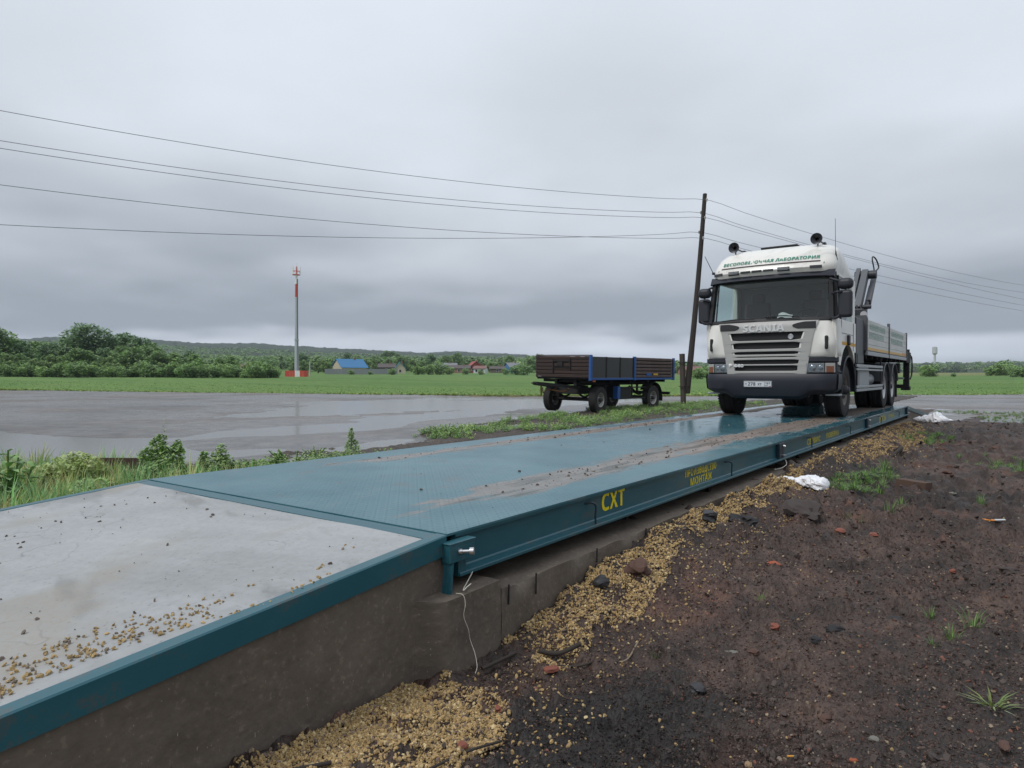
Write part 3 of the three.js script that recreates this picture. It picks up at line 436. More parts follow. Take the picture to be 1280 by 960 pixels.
// windscreen, visor, roof
const WS0 = 1.865, WS1 = 2.66;
{
  const g = gridGeo(24, 10, (u, v) => { const y = lerp(WS0, WS1, v), w = lerp(1.115, 1.07, v), x = lerp(-w, w, u); return [x, y, FZ(x, y) - 0.015]; });
  part('windscreen', g, mTint, cab);
  part('windscreen_frame', panel(-1.17, 1.17, WS0 + 0.035, WS0 - 0.035, -0.004, 0.03, 24), mBlack, cab); part('windscreen_frame', panel(-1.15, 1.15, WS1 + 0.03, WS1 - 0.02, -0.002, 0.03, 24), mBlack, cab);
  for (const s of [-1, 1]) {   // pillars
    const a = V(s * 1.125, WS0 - 0.02, FZ(1.125, WS0) - 0.02), b = V(s * 1.085, WS1 + 0.06, FZ(1.08, WS1) - 0.02);
    part('pillar', [beamBox(a, b, 0.07, 0.085)], mBlack, cab);
    part('pillar', beamBox(V(s * 1.19, 1.86, -0.36), V(s * 1.13, 2.74, -0.50), 0.055, 0.09), mBlack, cab); part('pillar', [span(s * 1.205, s * 1.10, 1.85, 2.74, cabBack, cabBack + 0.32, 0.01), beamBox(V(s * 1.125, 2.735, -0.46), V(s * 1.125, 2.735, cabBack), 0.05, 0.06)], mWhite, cab);
    const gl = gridGeo(4, 4, (u, v) => [s * lerp(1.197, 1.137, v), lerp(1.86, 2.72, v), lerp(lerp(-0.38, -0.52, v), cabBack + 0.30, u)]); part('side_window', gl, mGlass, cab);
    part('quarter_pillar', beamBox(V(s * 1.2, 1.86, -0.72), V(s * 1.142, 2.72, -0.75), 0.022, 0.03), mBlack, cab);
    // mirrors on their arms
    const mx = s > 0 ? 1.36 : -1.28, mz = -0.28, m = part('mirror', [new RoundedBoxGeometry(0.24, 0.50, 0.15, 4, 0.06).translate(mx, 2.12, mz)], mPlastic, cab);
    part('wide_mirror', [new RoundedBoxGeometry(0.26, 0.20, 0.20, 4, 0.085).translate(mx, 2.49, mz - 0.02)], mPlastic, cab);
    part('mirror_arm', [tube([V(s * 1.10, 2.60, -0.26), V(s * 1.20, 2.56, -0.26), V(mx - s * 0.05, 2.52, mz)], 0.022, 14, 8), tube([V(s * 1.14, 2.31, -0.22), V(s * 1.25, 2.335, -0.16), V(mx, 2.33, mz)], 0.02, 14, 8), bar(V(mx, 1.92, mz), V(mx, 2.45, mz), 0.018), tube([V(s * 1.14, 1.87, -0.24), V(s * 1.22, 1.86, -0.16), V(s * 1.30, 1.90, -0.14)], 0.028, 10, 8)], mPlastic, cab);
  }
  // sun visor
  const VF = (x, y) => FZ(x, y) + 0.085 - (y - 2.66) * 0.25; part('sun_visor', panel(-1.17, 1.17, (x) => 2.79 + 0.03 * Math.pow(Math.abs(x) / 1.17, 8) - 0.02 * Math.abs(x), (x) => 2.655 - 0.02 * Math.pow(Math.abs(x) / 1.17, 6), 0, 0.03, 28, 0.02, VF), phys([0.012, 0.013, 0.02], { roughness: 0.2 }), cab);
  // roof cap
  const RL = [[2.755, 1.15, -0.20, 0.22, 0.16], [2.84, 1.165, -0.155, 0.24, 0.17], [2.93, 1.165, -0.185, 0.25, 0.17], [3.05, 1.155, -0.29, 0.28, 0.16], [3.18, 1.13, -0.43, 0.32, 0.14], [3.28, 1.08, -0.58, 0.36, 0.12], [3.345, 1.0, -0.76, 0.38, 0.10], [3.385, 0.86, -0.98, 0.38, 0.08], [3.40, 0.62, -1.2, 0.3, 0.05]];
  part('roof', loft(RL.map(([y, w, zf, r, b], i) => [(x, z) => y - 0.34 * sstep(-1.15, -2.2, z) * clamp((y - 2.7) / 0.6), outline(w, zf, cabBack + 0.0, r, b)]), true, false), mWhite, cab);
  const roofZ = (x, y) => { const t = interp(RL.map((q) => [q[0], q[2]]), y); return t - 0.165 * Math.pow(Math.abs(x) / 1.15, 2.4) - (Math.abs(x) > 0.88 ? 0.9 * Math.pow(Math.abs(x) - 0.88, 2) : 0); };
  part('roof_strip', panel(-0.93, 0.93, 2.962, 2.935, 0.012, 0.03, 24, 0.005, roofZ), mat([0.045, 0.02, 0.025], 0.4), cab);
  for (const [x, w] of [[-0.42, 0.19], [-0.20, 0.19], [0.02, 0.19]]) part('marker_light', panel(x - w / 2, x + w / 2, 2.855, 2.815, 0.016, 0.03, 4, 0.004, roofZ), mat([0.10, 0.10, 0.11], 0.25), cab);
  for (const x of [-0.66, 0.30]) { const l = part('roof_lamp', panel(x - 0.11, x + 0.11, 2.872, 2.795, 0.014, 0.03, 4, 0.004, roofZ), mBlack, cab); part('lens', panel(x - 0.09, x + 0.09, 2.858, 2.812, 0.02, 0.012, 4, 0.003, roofZ), mat([0.30, 0.31, 0.33], 0.15), l); }
  for (const x of [-1.0, 0.86]) part('marker_light', panel(x - 0.10, x + 0.10, 2.865, 2.815, 0.018, 0.03, 4, 0.004, roofZ), mat([0.07, 0.07, 0.08], 0.25), cab);
  // text across the roof
  const tx = sticker('ВЕСОПОВЕРОЧНАЯ ЛАБОРАТОРИЯ', 1400, 96, (x, W, H, t) => { x.fillStyle = '#1d7a64'; x.font = 'bold 92px sans-serif'; x.textBaseline = 'alphabetic'; const w = x.measureText(t).width; x.save(); x.translate(4, 80); x.scale((W - 8) / w, 1); x.fillText(t, 0, 0); x.restore(); x.globalCompositeOperation = 'destination-out'; const r = rng(5); const cw = W / t.length; x.fillRect(cw * 7.9, 0, cw * 0.9, H * 0.62); x.fillRect(cw * 10.9, 0, cw * 0.7, H * 0.35); x.fillRect(cw * 11.2, H * 0.6, cw * 0.9, H); x.fillRect(cw * 15.9, 0, cw * 0.8, H * 0.3); for (let i = 0; i < 160; i++) { x.beginPath(); x.arc(r() * W, r() * H, 1 + r() * 2.5, 0, 7); x.fill(); } x.globalCompositeOperation = 'source-over'; });
  const tg = gridGeo(40, 3, (u, v) => { const x = lerp(-0.92, 0.92, u), y = lerp(2.985, 3.085, v); return [x, y, roofZ(x, y) + 0.014 + 0.012 * Math.pow(Math.abs(x), 3)]; });
  part('lettering', tg, new THREE.MeshStandardMaterial({ map: tx, transparent: true, alphaTest: 0.4, roughness: 0.5 }), cab);
  // seam lines, hatch, horns, aerials
  for (const s of [-1, 1]) part('roof_seam', tube([V(s * 0.99, 2.90, roofZ(0.99, 2.90) + 0.012), V(s * 0.985, 3.05, -0.47), V(s * 0.955, 3.18, -0.62), V(s * 0.90, 3.30, -0.84), V(s * 0.84, 3.37, -1.1)], 0.007, 24, 5), mBlack, cab);
  part('roof_hatch', [span(-0.36, 0.36, 3.385, 3.43, -1.62, -0.95, 0.02)], mDark, cab);
  for (const s of [-1, 1]) {
    const hr = [[0.004, 0.20], [0.018, 0.19], [0.02, 0.12], [0.035, 0.06], [0.065, 0.02], [0.105, 0.0], [0.108, 0.004], [0.11, -0.004], [0.07, 0.012], [0.03, 0.05]];
    const hg = new THREE.LatheGeometry(hr.reverse().map(([a, b]) => new THREE.Vector2(a, b)), 24).rotateX(-Math.PI / 2).translate(s * 0.79, 3.42, -0.60);
    part('air_horn', [hg, bar(V(s * 0.79, 3.42, -0.74), V(s * 0.79, 3.42, -1.25), 0.018, 0.014), bar(V(s * 0.79, 3.30, -0.72), V(s * 0.79, 3.41, -0.72), 0.014), box(0.06, 0.09, 0.12, s * 0.79, 3.41, -1.28, 0.01)], mat([0.03, 0.03, 0.035], 0.35, 0.4), cab);
  }
  part('aerial', [bar(V(1.15, 2.98, -0.62), V(1.12, 3.16, -0.66), 0.012, 0.008), bar(V(1.12, 3.05, -0.64), V(1.10, 3.78, -0.70), 0.0055, 0.004, 5)], mBlack, cab);
  part('aerial', [bar(V(-1.14, 2.90, -0.40), V(-1.30, 3.26, -0.34), 0.008, 0.006, 5), box(0.05, 0.05, 0.05, -1.14, 2.9, -0.4, 0.01)], mBlack, cab);
}
// door details
for (const s of [-1, 1]) {
  part('door_seam', [span(s * 1.222, s * 1.2285, 1.20, 1.86, -0.665, -0.655), span(s * 1.222, s * 1.2285, 1.30, 1.86, -1.845, -1.835), span(s * 1.222, s * 1.2285, 1.612, 1.620, -1.84, -0.66), span(s * 1.222, s * 1.2285, 1.455, 1.462, -1.84, -1.2)], mat([0.10, 0.10, 0.10], 0.6), cab);
  part('door_stripe', [span(s * 1.2236, s * 1.2275, 1.395, 1.455, -1.20, -0.63), span(s * 1.2236, s * 1.2275, 1.395, 1.455, -2.06, -1.36)], mat([0.62, 0.33, 0.03], 0.5), cab);
  part('door_handle', [new RoundedBoxGeometry(0.05, 0.20, 0.15, 3, 0.024).translate(s * 1.24, 1.50, -1.28)], mPlastic, cab);
}
// interior
part('dashboard', [span(-1.08, 1.08, 1.55, 1.90, -0.72, -0.32, 0.05), span(-1.1, 1.1, 1.12, 1.6, -0.66, -0.36)], mInterior, cab);
part('steering_wheel', [new THREE.TorusGeometry(0.22, 0.016, 8, 28).rotateX(-0.9).translate(0.55, 1.98, -0.82), bar(V(0.55, 1.75, -0.7), V(0.55, 1.98, -0.82), 0.03)], mInterior, cab);
for (const s of [-1, 1]) part('seat', [new RoundedBoxGeometry(0.52, 0.75, 0.18, 3, 0.07).translate(s * 0.58, 1.98, -1.55), new RoundedBoxGeometry(0.28, 0.20, 0.12, 3, 0.05).translate(s * 0.58, 2.45, -1.58), new RoundedBoxGeometry(0.52, 0.18, 0.52, 3, 0.07).translate(s * 0.58, 1.58, -1.28)], mSeat, cab);
part('bunk_wall', span(-1.1, 1.1, 1.12, 2.72, cabBack + 0.05, cabBack + 0.09), mat([0.30, 0.31, 0.31], 0.9), cab);
part('headlining', span(-1.1, 1.1, 2.735, 2.752, cabBack + 0.05, -0.36), mat([0.40, 0.40, 0.40], 0.9), cab);
part('paper', gridGeo(6, 4, (u, v) => [0.12 + u * 0.27, 1.915 + 0.10 * v + 0.03 * Math.sin(u * 5), -0.40 - 0.12 * v + 0.02 * Math.sin(u * 7)]), mat([0.7, 0.7, 0.7], 0.9), cab);
part('wiper', tube([V(-0.85, 1.885, -0.10), V(-0.5, 1.905, -0.045), V(-0.2, 1.895, -0.035)], 0.012, 14, 5), mBlack, cab); part('wiper', [tube([V(0.0, 1.93, -0.05), V(0.35, 1.935, -0.045), V(0.62, 1.90, -0.07)], 0.012, 14, 5)], mBlack, cab);
// grille: silver bars with dark gaps
{
  const gr = part('grille', [panel(-0.92, 0.92, 1.83, 0.84, -0.03, 0.03, 24)], mDark, cab);
  const edge = (y) => interp([[0.84, 0.74], [1.2, 0.79], [1.6, 0.86], [1.84, 0.94]], y);
  const top = [gridGeo(30, 8, (u, v) => { const y = lerp(1.635, 1.836, v), e = edge(y), x = lerp(-e, e, u); return [x, y, FZ(x, y) + 0.017]; }), ...[-1, 1].map((s) => gridGeo(1, 8, (u, v) => { const y = lerp(1.635, 1.836, v), e = edge(y); return [s * e, y, FZ(e, y) + 0.017 - 0.05 * (s > 0 ? u : 1 - u)]; })), gridGeo(30, 1, (u, v) => { const e = edge(1.635), x = lerp(-e, e, u); return [x, 1.635, FZ(x, 1.635) - 0.03 + 0.047 * v]; })]; part('grille_panel', top, mSilver, gr);
  const FR = (y0, y1) => { const out = []; for (const s of [-1, 1]) { const n = 8, p = [], idx = []; for (let j = 0; j <= n; j++) { const y = lerp(y0, y1, j / n), e = edge(y), i = e - 0.15 - 0.02 * Math.sin(j / n * 3.1); for (const x of [e, lerp(e, i, 0.5), i]) p.push(s * x, y, FZ(x, y) + 0.018); for (const x of [e, i]) p.push(s * x, y, FZ(x, y) - 0.03); } for (let j = 0; j < n; j++) { const a = j * 5, b = a + 5; const q = [[a, a + 1], [a + 1, a + 2], [a + 2, a + 4], [a + 3, a]]; for (const [m, k] of q) { const m2 = m + 5, k2 = k + 5; s > 0 ? idx.push(m, m2, k, k, m2, k2) : idx.push(m, k, m2, k, k2, m2); } } const g = new THREE.BufferGeometry(); g.setAttribute('position', new THREE.Float32BufferAttribute(p, 3)); g.setIndex(idx); out.push(toCreasedNormals(g, 0.6)); } return out; };
  for (const [a, b] of [[1.172, 1.64], [0.842, 1.152]]) for (const q of FR(a, b)) part('grille_frame', q, mSilver, gr);
  const taper = (c, h) => [(x) => c + h / 2 + 0.028 * sstep(0.50, 0.75, Math.abs(x)), (x) => c - h / 2 - 0.028 * sstep(0.50, 0.75, Math.abs(x))];
  for (const [y, h] of [[1.46, 0.040], [1.292, 0.050], [1.192, 0.040], [1.132, 0.045], [1.012, 0.026], [0.870, 0.052]]) { const [a, b] = taper(y, h), e = edge(y) - 0.02; part('grille_bar', panel(-e, e, a, b, 0.020, 0.04, 26, 0.008), mSilver, gr); }
  for (const s of [-1, 1]) part('grille_intake', panel(s > 0 ? 0.50 : -0.895, s > 0 ? 0.895 : -0.50, (x) => 1.748 + 0.068 * Math.sqrt(clamp((Math.abs(x) - 0.495) / 0.22)), (x) => 1.742 - 0.054 * Math.sqrt(clamp((Math.abs(x) - 0.495) / 0.10)), 0.030, 0.03, 26, 0.004), mBlack, gr);
}
// bumper, lamps, plate
{
  const B = [[0.36, 1.10, -0.16, 0.22, 0.12], [0.42, 1.19, -0.05, 0.24, 0.14], [0.55, 1.235, -0.01, 0.26, 0.15], [0.70, 1.25, 0.0, 0.26, 0.15], [0.80, 1.25, -0.005, 0.26, 0.15], [0.84, 1.245, -0.03, 0.25, 0.15]];
  part('bumper', loft(B.map(([y, w, zf, r, b]) => [(x, z) => y + (y < 0.5 ? 0.10 * sstep(0.62, 0.85, Math.abs(x)) : 0), outline(w, zf, -0.62, r, b)])), mPlastic2, tk);
  for (const s of [-1, 1]) {
    part('lamp_surround', panel(s > 0 ? 0.70 : -1.21, s > 0 ? 1.21 : -0.70, 1.055, 0.84, -0.03, 0.08, 12, 0.01, (x, y) => FZ(x, y) - 0.35 * Math.max(0, Math.abs(x) - 1.0)), mPlastic, tk);
    part('trim_step', panel(s > 0 ? 0.72 : -1.235, s > 0 ? 1.235 : -0.72, 1.158, 1.058, 0.012, 0.10, 12, 0.014, (x, y) => FZ(x, y) - 0.30 * Math.max(0, Math.abs(x) - 1.0)), mPlastic, tk);
    const LF = (x, y) => FZ(x, y) - 0.35 * Math.max(0, Math.abs(x) - 1.0);
    const hl = part('headlight', panel(s > 0 ? 0.735 : -1.03, s > 0 ? 1.03 : -0.735, 1.04, 0.865, 0.0, 0.02, 8, 0.006, LF), mat([0.20, 0.21, 0.22], 0.35, 0.3), tk);
    part('reflector', new THREE.SphereGeometry(0.068, 20, 8, 0, 7, 0, 1.4).scale(1, 0.5, 1).rotateX(Math.PI / 2).translate(s * 0.83, 0.952, FZ(0.83, 0.95) - 0.016), mat([0.28, 0.29, 0.31], 0.2, 0.7), hl); part('reflector', [new THREE.SphereGeometry(0.06, 20, 8, 0, 7, 0, 1.4).scale(1, 0.5, 1).rotateX(Math.PI / 2).translate(s * 0.955, 0.952, FZ(0.955, 0.95) - 0.02)], mat([0.28, 0.29, 0.31], 0.2, 0.7), hl);
    part('lens', panel(s > 0 ? 0.735 : -1.03, s > 0 ? 1.03 : -0.735, 1.042, 0.863, 0.03, 0.004, 8, 0.002, LF), mLens, hl);
    const tl = part('turn_light', panel(s > 0 ? 1.045 : -1.19, s > 0 ? 1.19 : -1.045, 1.04, 0.865, 0.02, 0.05, 6, 0.006, LF), mat([0.36, 0.35, 0.34], 0.25), tk);
    part('lens', panel(s > 0 ? 1.065 : -1.175, s > 0 ? 1.175 : -1.065, 0.985, 0.868, 0.027, 0.03, 5, 0.004, LF), phys([0.20, 0.075, 0.04], { roughness: 0.15 }), tl);
    part('step_plate', span(s * 1.245, s * 1.0, 0.43, 0.465, -0.66, -0.40, 0.01), mAlu, tk);
    part('side_step', [span(s * 1.225, s * 0.95, 0.86, 0.90, -0.72, -0.42, 0.01), span(s * 1.20, s * 0.95, 0.55, 0.98, -0.70, -0.50)], mPlastic, tk);
  }
  const pt = sticker('', 520, 112, (x, W, H) => { x.fillStyle = '#c9ccd0'; x.fillRect(0, 0, W, H); x.strokeStyle = '#101010'; x.lineWidth = 5; x.strokeRect(4, 4, W - 8, H - 8); x.beginPath(); x.moveTo(390, 4); x.lineTo(390, H - 4); x.stroke(); x.fillStyle = '#0c0c0c'; x.font = 'bold 66px sans-serif'; x.textBaseline = 'alphabetic'; x.fillText('Т', 24, 84); x.font = 'bold 92px sans-serif'; x.fillText('278', 74, 88); x.font = 'bold 66px sans-serif'; x.fillText('ХТ', 262, 84); x.font = 'bold 60px sans-serif'; x.fillText('161', 402, 62); x.font = 'bold 30px sans-serif'; x.fillText('RUS', 402, 98); x.fillStyle = '#fff'; x.fillRect(470, 74, 38, 9); x.fillStyle = '#2743a0'; x.fillRect(470, 83, 38, 9); x.fillStyle = '#b02020'; x.fillRect(470, 92, 38, 9); });
  const pl = part('number_plate', span(-0.385, 0.145, 0.585, 0.705, -0.02, 0.014, 0.006), mat([0.5, 0.5, 0.5], 0.5), tk);
  part('plate_print', new THREE.PlaneGeometry(0.52, 0.112).translate(-0.12, 0.645, 0.0172), new THREE.MeshStandardMaterial({ map: pt, roughness: 0.35 }), pl);
}
// raised lettering on the grille
{
  const font = await new FontLoader().loadAsync('fonts/droid/droid_sans_bold.typeface.json');
  const word = (t, size, w, cx, cy, cz, depth, m, sl = 0) => { const g = new TextGeometry(t, { font, size, depth, curveSegments: 5, bevelEnabled: true, bevelThickness: 0.003, bevelSize: 0.003, bevelSegments: 2 }); g.computeBoundingBox(); const b = g.boundingBox; g.translate(-(b.min.x + b.max.x) / 2, -(b.min.y + b.max.y) / 2, 0).scale(w / (b.max.x - b.min.x), 1, 1).translate(cx, cy, cz); const p = g.attributes.position; for (let i = 0; i < p.count; i++) p.setZ(i, p.getZ(i) + FZ(p.getX(i), p.getY(i))); return part('lettering', g, m, cab); };
  word('SCANIA', 0.125, 0.78, -0.03, 1.715, 0.016, 0.012, mat([0.62, 0.62, 0.62], 0.35, 0));
  word('P 440', 0.055, 0.30, -0.55, 1.0, 0.022, 0.008, mat([0.72, 0.72, 0.73], 0.3, 0.5));
  part('badge', [new THREE.CylinderGeometry(0.045, 0.045, 0.02, 24).rotateX(Math.PI / 2).translate(0.47, 1.54, FZ(0.47, 1.54) + 0.015), new THREE.TorusGeometry(0.042, 0.008, 8, 24).translate(0.47, 1.54, FZ(0.47, 1.54) + 0.026)], mat([0.5, 0.5, 0.52], 0.3, 0.6), cab);
}
// chassis, wheels
const FWH = wheelGeos(0.52, 0.31, 0.285, 0.10), RWH = wheelGeos(0.52, 0.28, 0.285, 0.0);
for (const s of [-1, 1]) {
  addWheel(tk, FWH, s * 1.03, 0.52, ARCH + 0.03, s, mRimDirty, false);
  for (const z of [-6.12, -7.52]) addWheel(tk, RWH, s * 1.06, 0.52, z, s, mRim, true);
  const fender = (z, r, w, a0, a1, x) => { const g = rev(gridGeo(20, 1, (u, v) => { const a = lerp(a0, a1, u); return [x + (v - 0.5) * w, 0.52 + Math.sin(a) * r, z + Math.cos(a) * r]; })); const rimg = tube(Array.from({ length: 14 }, (_, i) => { const a = lerp(a0, a1, i / 13); return V(x + s * w / 2, 0.52 + Math.sin(a) * r, z + Math.cos(a) * r); }), 0.022, 40, 6); return [g, rimg]; };
  part('mudguard', fender(ARCH, 0.66, 0.40, -0.05, Math.PI * 1.02, s * 1.03), mPlastic2, tk);
  for (const z of [-6.12, -7.52]) part('mudguard', fender(z, 0.61, 0.52, 0.25, Math.PI - 0.25, s * 0.98), mat([0.10, 0.105, 0.11], 0.5), tk);
  part('mud_flap', span(s * 1.22, s * 0.72, 0.22, 0.75, -8.2, -8.18), mDark, tk);
  part('frame_rail', span(s * 0.38, s * 0.46, 0.78, 1.05, -10.6, -0.7), mChassis, tk);
  part('bed_runner', span(s * 0.36, s * 0.46, 1.055, 1.27, -9.8, -3.0), mChassis, tk);
  // side underrun rails and tank
  part('side_rail', [span(s * 1.215, s * 1.25, 0.985, 1.045, -5.48, -2.12, 0.008), span(s * 1.215, s * 1.25, 0.915, 0.955, -5.48, -2.12, 0.008), span(s * 1.215, s * 1.25, 0.475, 0.53, -5.48, -2.12, 0.008), span(s * 1.215, s * 1.25, 0.545, 0.60, -5.48, -2.12, 0.008)], mAlu, tk);
  for (const z of [-2.29, -5.39]) part('rail_post', span(s * 1.20, s * 1.225, 0.47, 1.26, z - 0.03, z + 0.03), mChassis, tk);
}
part('fuel_tank', [new RoundedBoxGeometry(0.60, 0.56, 1.25, 3, 0.08).translate(0.86, 0.74, -3.55)], mAlu, tk);
part('battery_box', [new RoundedBoxGeometry(0.55, 0.5, 0.7, 3, 0.03).translate(0.85, 0.74, -2.72)], mPlastic, tk);
part('air_tank', [new THREE.CylinderGeometry(0.15, 0.15, 0.8, 18).rotateX(Math.PI / 2).translate(0.95, 0.72, -4.8), new THREE.CylinderGeometry(0.15, 0.15, 0.8, 18).rotateX(Math.PI / 2).translate(0.60, 0.72, -4.8)], mAlu, tk);
part('fuel_tank', [new RoundedBoxGeometry(0.60, 0.56, 1.9, 3, 0.08).translate(-0.86, 0.74, -3.6)], mAlu, tk);
for (const z of [ARCH, -6.12, -7.52]) part('axle', [cylX(0.075, 1.9, 0, 0.50, z, 16), new THREE.SphereGeometry(0.20, 16, 10).translate(z === ARCH ? 0.1 : 0, 0.52, z)], mChassis, tk);
part('engine_sump', [span(-0.40, 0.40, 0.42, 1.0, -1.9, -0.55, 0.05), span(-0.55, 0.55, 0.60, 1.02, -0.60, -0.30, 0.03)], mChassis, tk);
part('gearbox', [span(-0.3, 0.3, 0.5, 1.0, -3.0, -1.9, 0.08), bar(V(0, 0.75, -3.0), V(0, 0.55, -6.0), 0.06)], mChassis, tk);
part('leaf_spring', [...[-1, 1].map((s) => tube([V(s * 0.42, 0.80, -0.55), V(s * 0.42, 0.60, ARCH), V(s * 0.42, 0.80, -2.1)], 0.035, 12, 6))], mChassis, tk);
// load bed
{
  const bed = new THREE.Group(); bed.name = 'load_bed'; tk.add(bed);
  const boardTex = dataTex(512, 256, (u, v) => { const n = tfbm(u, v, 5, 5, 801), f = tfbm(u, v, 50, 2, 805); let c = mix3([0.54, 0.55, 0.53], [0.70, 0.71, 0.68], clamp(n + (f - 0.5) * 0.3)); return c.map(toS); });
  const mBoard = mat([1, 1, 1], 0.5, 0.1, { map: boardTex }), mPost = mat([0.12, 0.125, 0.135], 0.5, 0.3);
  part('bed_floor', [span(-1.25, 1.25, 1.30, 1.36, -9.85, -3.12)], mChassis, bed); part('bed_edge', [span(1.235, 1.265, 1.255, 1.345, -9.85, -3.12, 0.008), span(-1.265, -1.235, 1.255, 1.345, -9.85, -3.12, 0.008)], mAlu, bed);
  for (let i = 0; i < 9; i++) part('cross_bearer', span(-1.22, 1.22, 1.19, 1.30, -3.4 - i * 0.76, -3.34 - i * 0.76), mChassis, bed);
  for (const s of [-1, 1]) for (const [z0, z1] of [[-6.34, -3.22], [-9.78, -6.46]]) {
    const n = 5; for (let i = 0; i < n; i++) { const y0 = 1.362 + i * 0.136; part('side_board', span(s * 1.225, s * 1.255, y0, y0 + 0.133, z0, z1, 0.008), mBoard, bed); }
    part('reflective_stripe', span(s * 1.254, s * 1.259, 1.372, 1.432, z0 + 0.03, z1 - 0.03), mat([0.66, 0.40, 0.10], 0.45), bed);
    if (s > 0) {
      const wash = sticker('', 512, 256, (x, W, H) => { x.fillStyle = 'rgba(120,165,150,0.40)'; const r = rng(31 + z0 * 10); x.fillRect(20, 20, W - 60, 80); x.fillRect(10, 130, W - 90, 75); x.globalCompositeOperation = 'destination-out'; for (let i = 0; i < 700; i++) { x.fillStyle = `rgba(0,0,0,${0.2 + r() * 0.5})`; x.fillRect(r() * W, r() * H, 4 + r() * 22, 2 + r() * 5); } });
      part('faded_print', new THREE.PlaneGeometry((z1 - z0) * 0.82, 0.44).rotateY(Math.PI / 2).translate(1.2572, 1.78, (z0 + z1) / 2 + 0.1), new THREE.MeshStandardMaterial({ map: wash, transparent: true, roughness: 0.5 }), bed);
    }
  }
  for (const s of [-1, 1]) for (const z of [-3.17, -6.40, -9.83]) part('bed_post', [span(s * 1.215, s * 1.275, 1.25, 2.075 + (z === -6.40 ? 0.06 : 0), z - 0.045, z + 0.045, 0.008)], mPost, bed);
  part('rear_light_patch', span(1.2545, 1.2592, 1.375, 1.46, -9.75, -8.9), mat([0.55, 0.25, 0.04], 0.4), bed);
  part('headboard', [span(-1.25, 1.25, 1.36, 2.12, -3.16, -3.12)], mPost, bed); part('tailboard', [span(-1.25, 1.25, 1.36, 2.04, -9.86, -9.83)], mBoard, bed);
  part('tail_frame', [span(1.06, 1.22, 0.38, 1.62, -10.98, -10.82, 0.01), span(-1.22, -1.06, 0.38, 1.62, -10.98, -10.82, 0.01), span(1.10, 1.26, 1.20, 1.52, -10.9, -9.86, 0.01), span(-1.2, 1.2, 1.24, 1.36, -10.95, -9.87, 0.01), span(-1.2, 1.2, 0.42, 0.54, -10.97, -10.85, 0.01), span(1.0, 1.24, 0.36, 0.48, -11.1, -10.8, 0.01), tube([V(1.23, 1.45, -11.0), V(1.25, 1.35, -11.2), V(1.25, 0.85, -11.2), V(1.23, 0.7, -11.0)], 0.022, 18, 6)], mDark, tk);
  part('underrun_bar', [span(-1.15, 1.15, 0.70, 0.76, -10.3, -10.22, 0.01), span(0.4, 0.46, 0.72, 1.1, -10.3, -10.22), span(-0.46, -0.4, 0.72, 1.1, -10.3, -10.22)], mAlu, tk);
  part('rear_lamp_box', span(0.3, 1.1, 0.88, 1.18, -9.9, -9.6, 0.02), mChassis, tk);
}
// loader crane folded behind the cab, on the passenger side
{
  const cr = new THREE.Group(); cr.name = 'loader_crane'; tk.add(cr);
  const mCr = mat([0.11, 0.115, 0.125], 0.5, 0.3), mCrD = mat([0.03, 0.032, 0.04], 0.5);
  part('cabinet', span(0.55, 1.22, 1.05, 2.02, -3.06, -2.16, 0.03), mat([0.014, 0.016, 0.026], 0.4), cr);
  part('crane_base', [span(0.35, 1.12, 1.36, 1.95, -4.2, -3.4, 0.04), new THREE.CylinderGeometry(0.20, 0.24, 0.45, 20).translate(0.95, 2.05, -3.75), span(0.76, 1.14, 2.05, 2.30, -4.0, -3.45, 0.03)], mCrD, cr);
  part('hydraulic_hose', [0.90, 0.98, 1.06].map((x, i) => tube([V(x, 1.9, -3.5), V(x + 0.08, 2.15, -3.42 - i * 0.05), V(x, 2.35, -3.6), V(x - 0.02, 2.45, -3.9)], 0.016, 16, 6)), mBlack, cr);
  const main = part('main_boom', [beamBox(V(0.98, 2.30, -3.72), V(0.98, 3.26, -4.72), 0.13, 0.19)], mCr, cr); 
  part('outer_boom', [beamBox(V(1.12, 2.50, -4.25), V(1.10, 3.28, -5.2), 0.09, 0.15), beamBox(V(0.83, 2.62, -4.0), V(0.83, 3.32, -4.75), 0.09, 0.15)], mCr, cr);
  part('knuckle_pin', [cylX(0.10, 0.46, 0.98, 3.20, -4.72, 16), cylX(0.05, 0.52, 0.98, 2.36, -3.8, 14)], mCrD, cr);
  part('boom_cylinder', [bar(V(1.09, 2.28, -3.95), V(1.09, 2.92, -4.72), 0.05), bar(V(1.09, 2.92, -4.72), V(1.09, 3.16, -4.98), 0.028)], mat([0.02, 0.02, 0.022], 0.35), cr);
  part('cable_loop', tube([V(1.10, 3.05, -5.1), V(1.10, 3.38, -5.45), V(1.10, 3.52, -5.78), V(1.06, 3.68, -5.72), V(1.02, 3.74, -5.50), V(1.03, 3.64, -5.30), V(1.06, 3.45, -5.32), V(1.08, 3.30, -5.3)], 0.017, 44, 6), mBlack, cr);
  part('work_lamp', [new THREE.CylinderGeometry(0.07, 0.06, 0.07, 16).rotateX(Math.PI / 2).translate(1.16, 2.16, -3.40)], mat([0.6, 0.6, 0.62], 0.3, 0.4), cr);
  part('exhaust_stack', [bar(V(0.6, 1.0, -2.35), V(0.6, 2.95, -2.35), 0.07)], mCrD, cr);
}

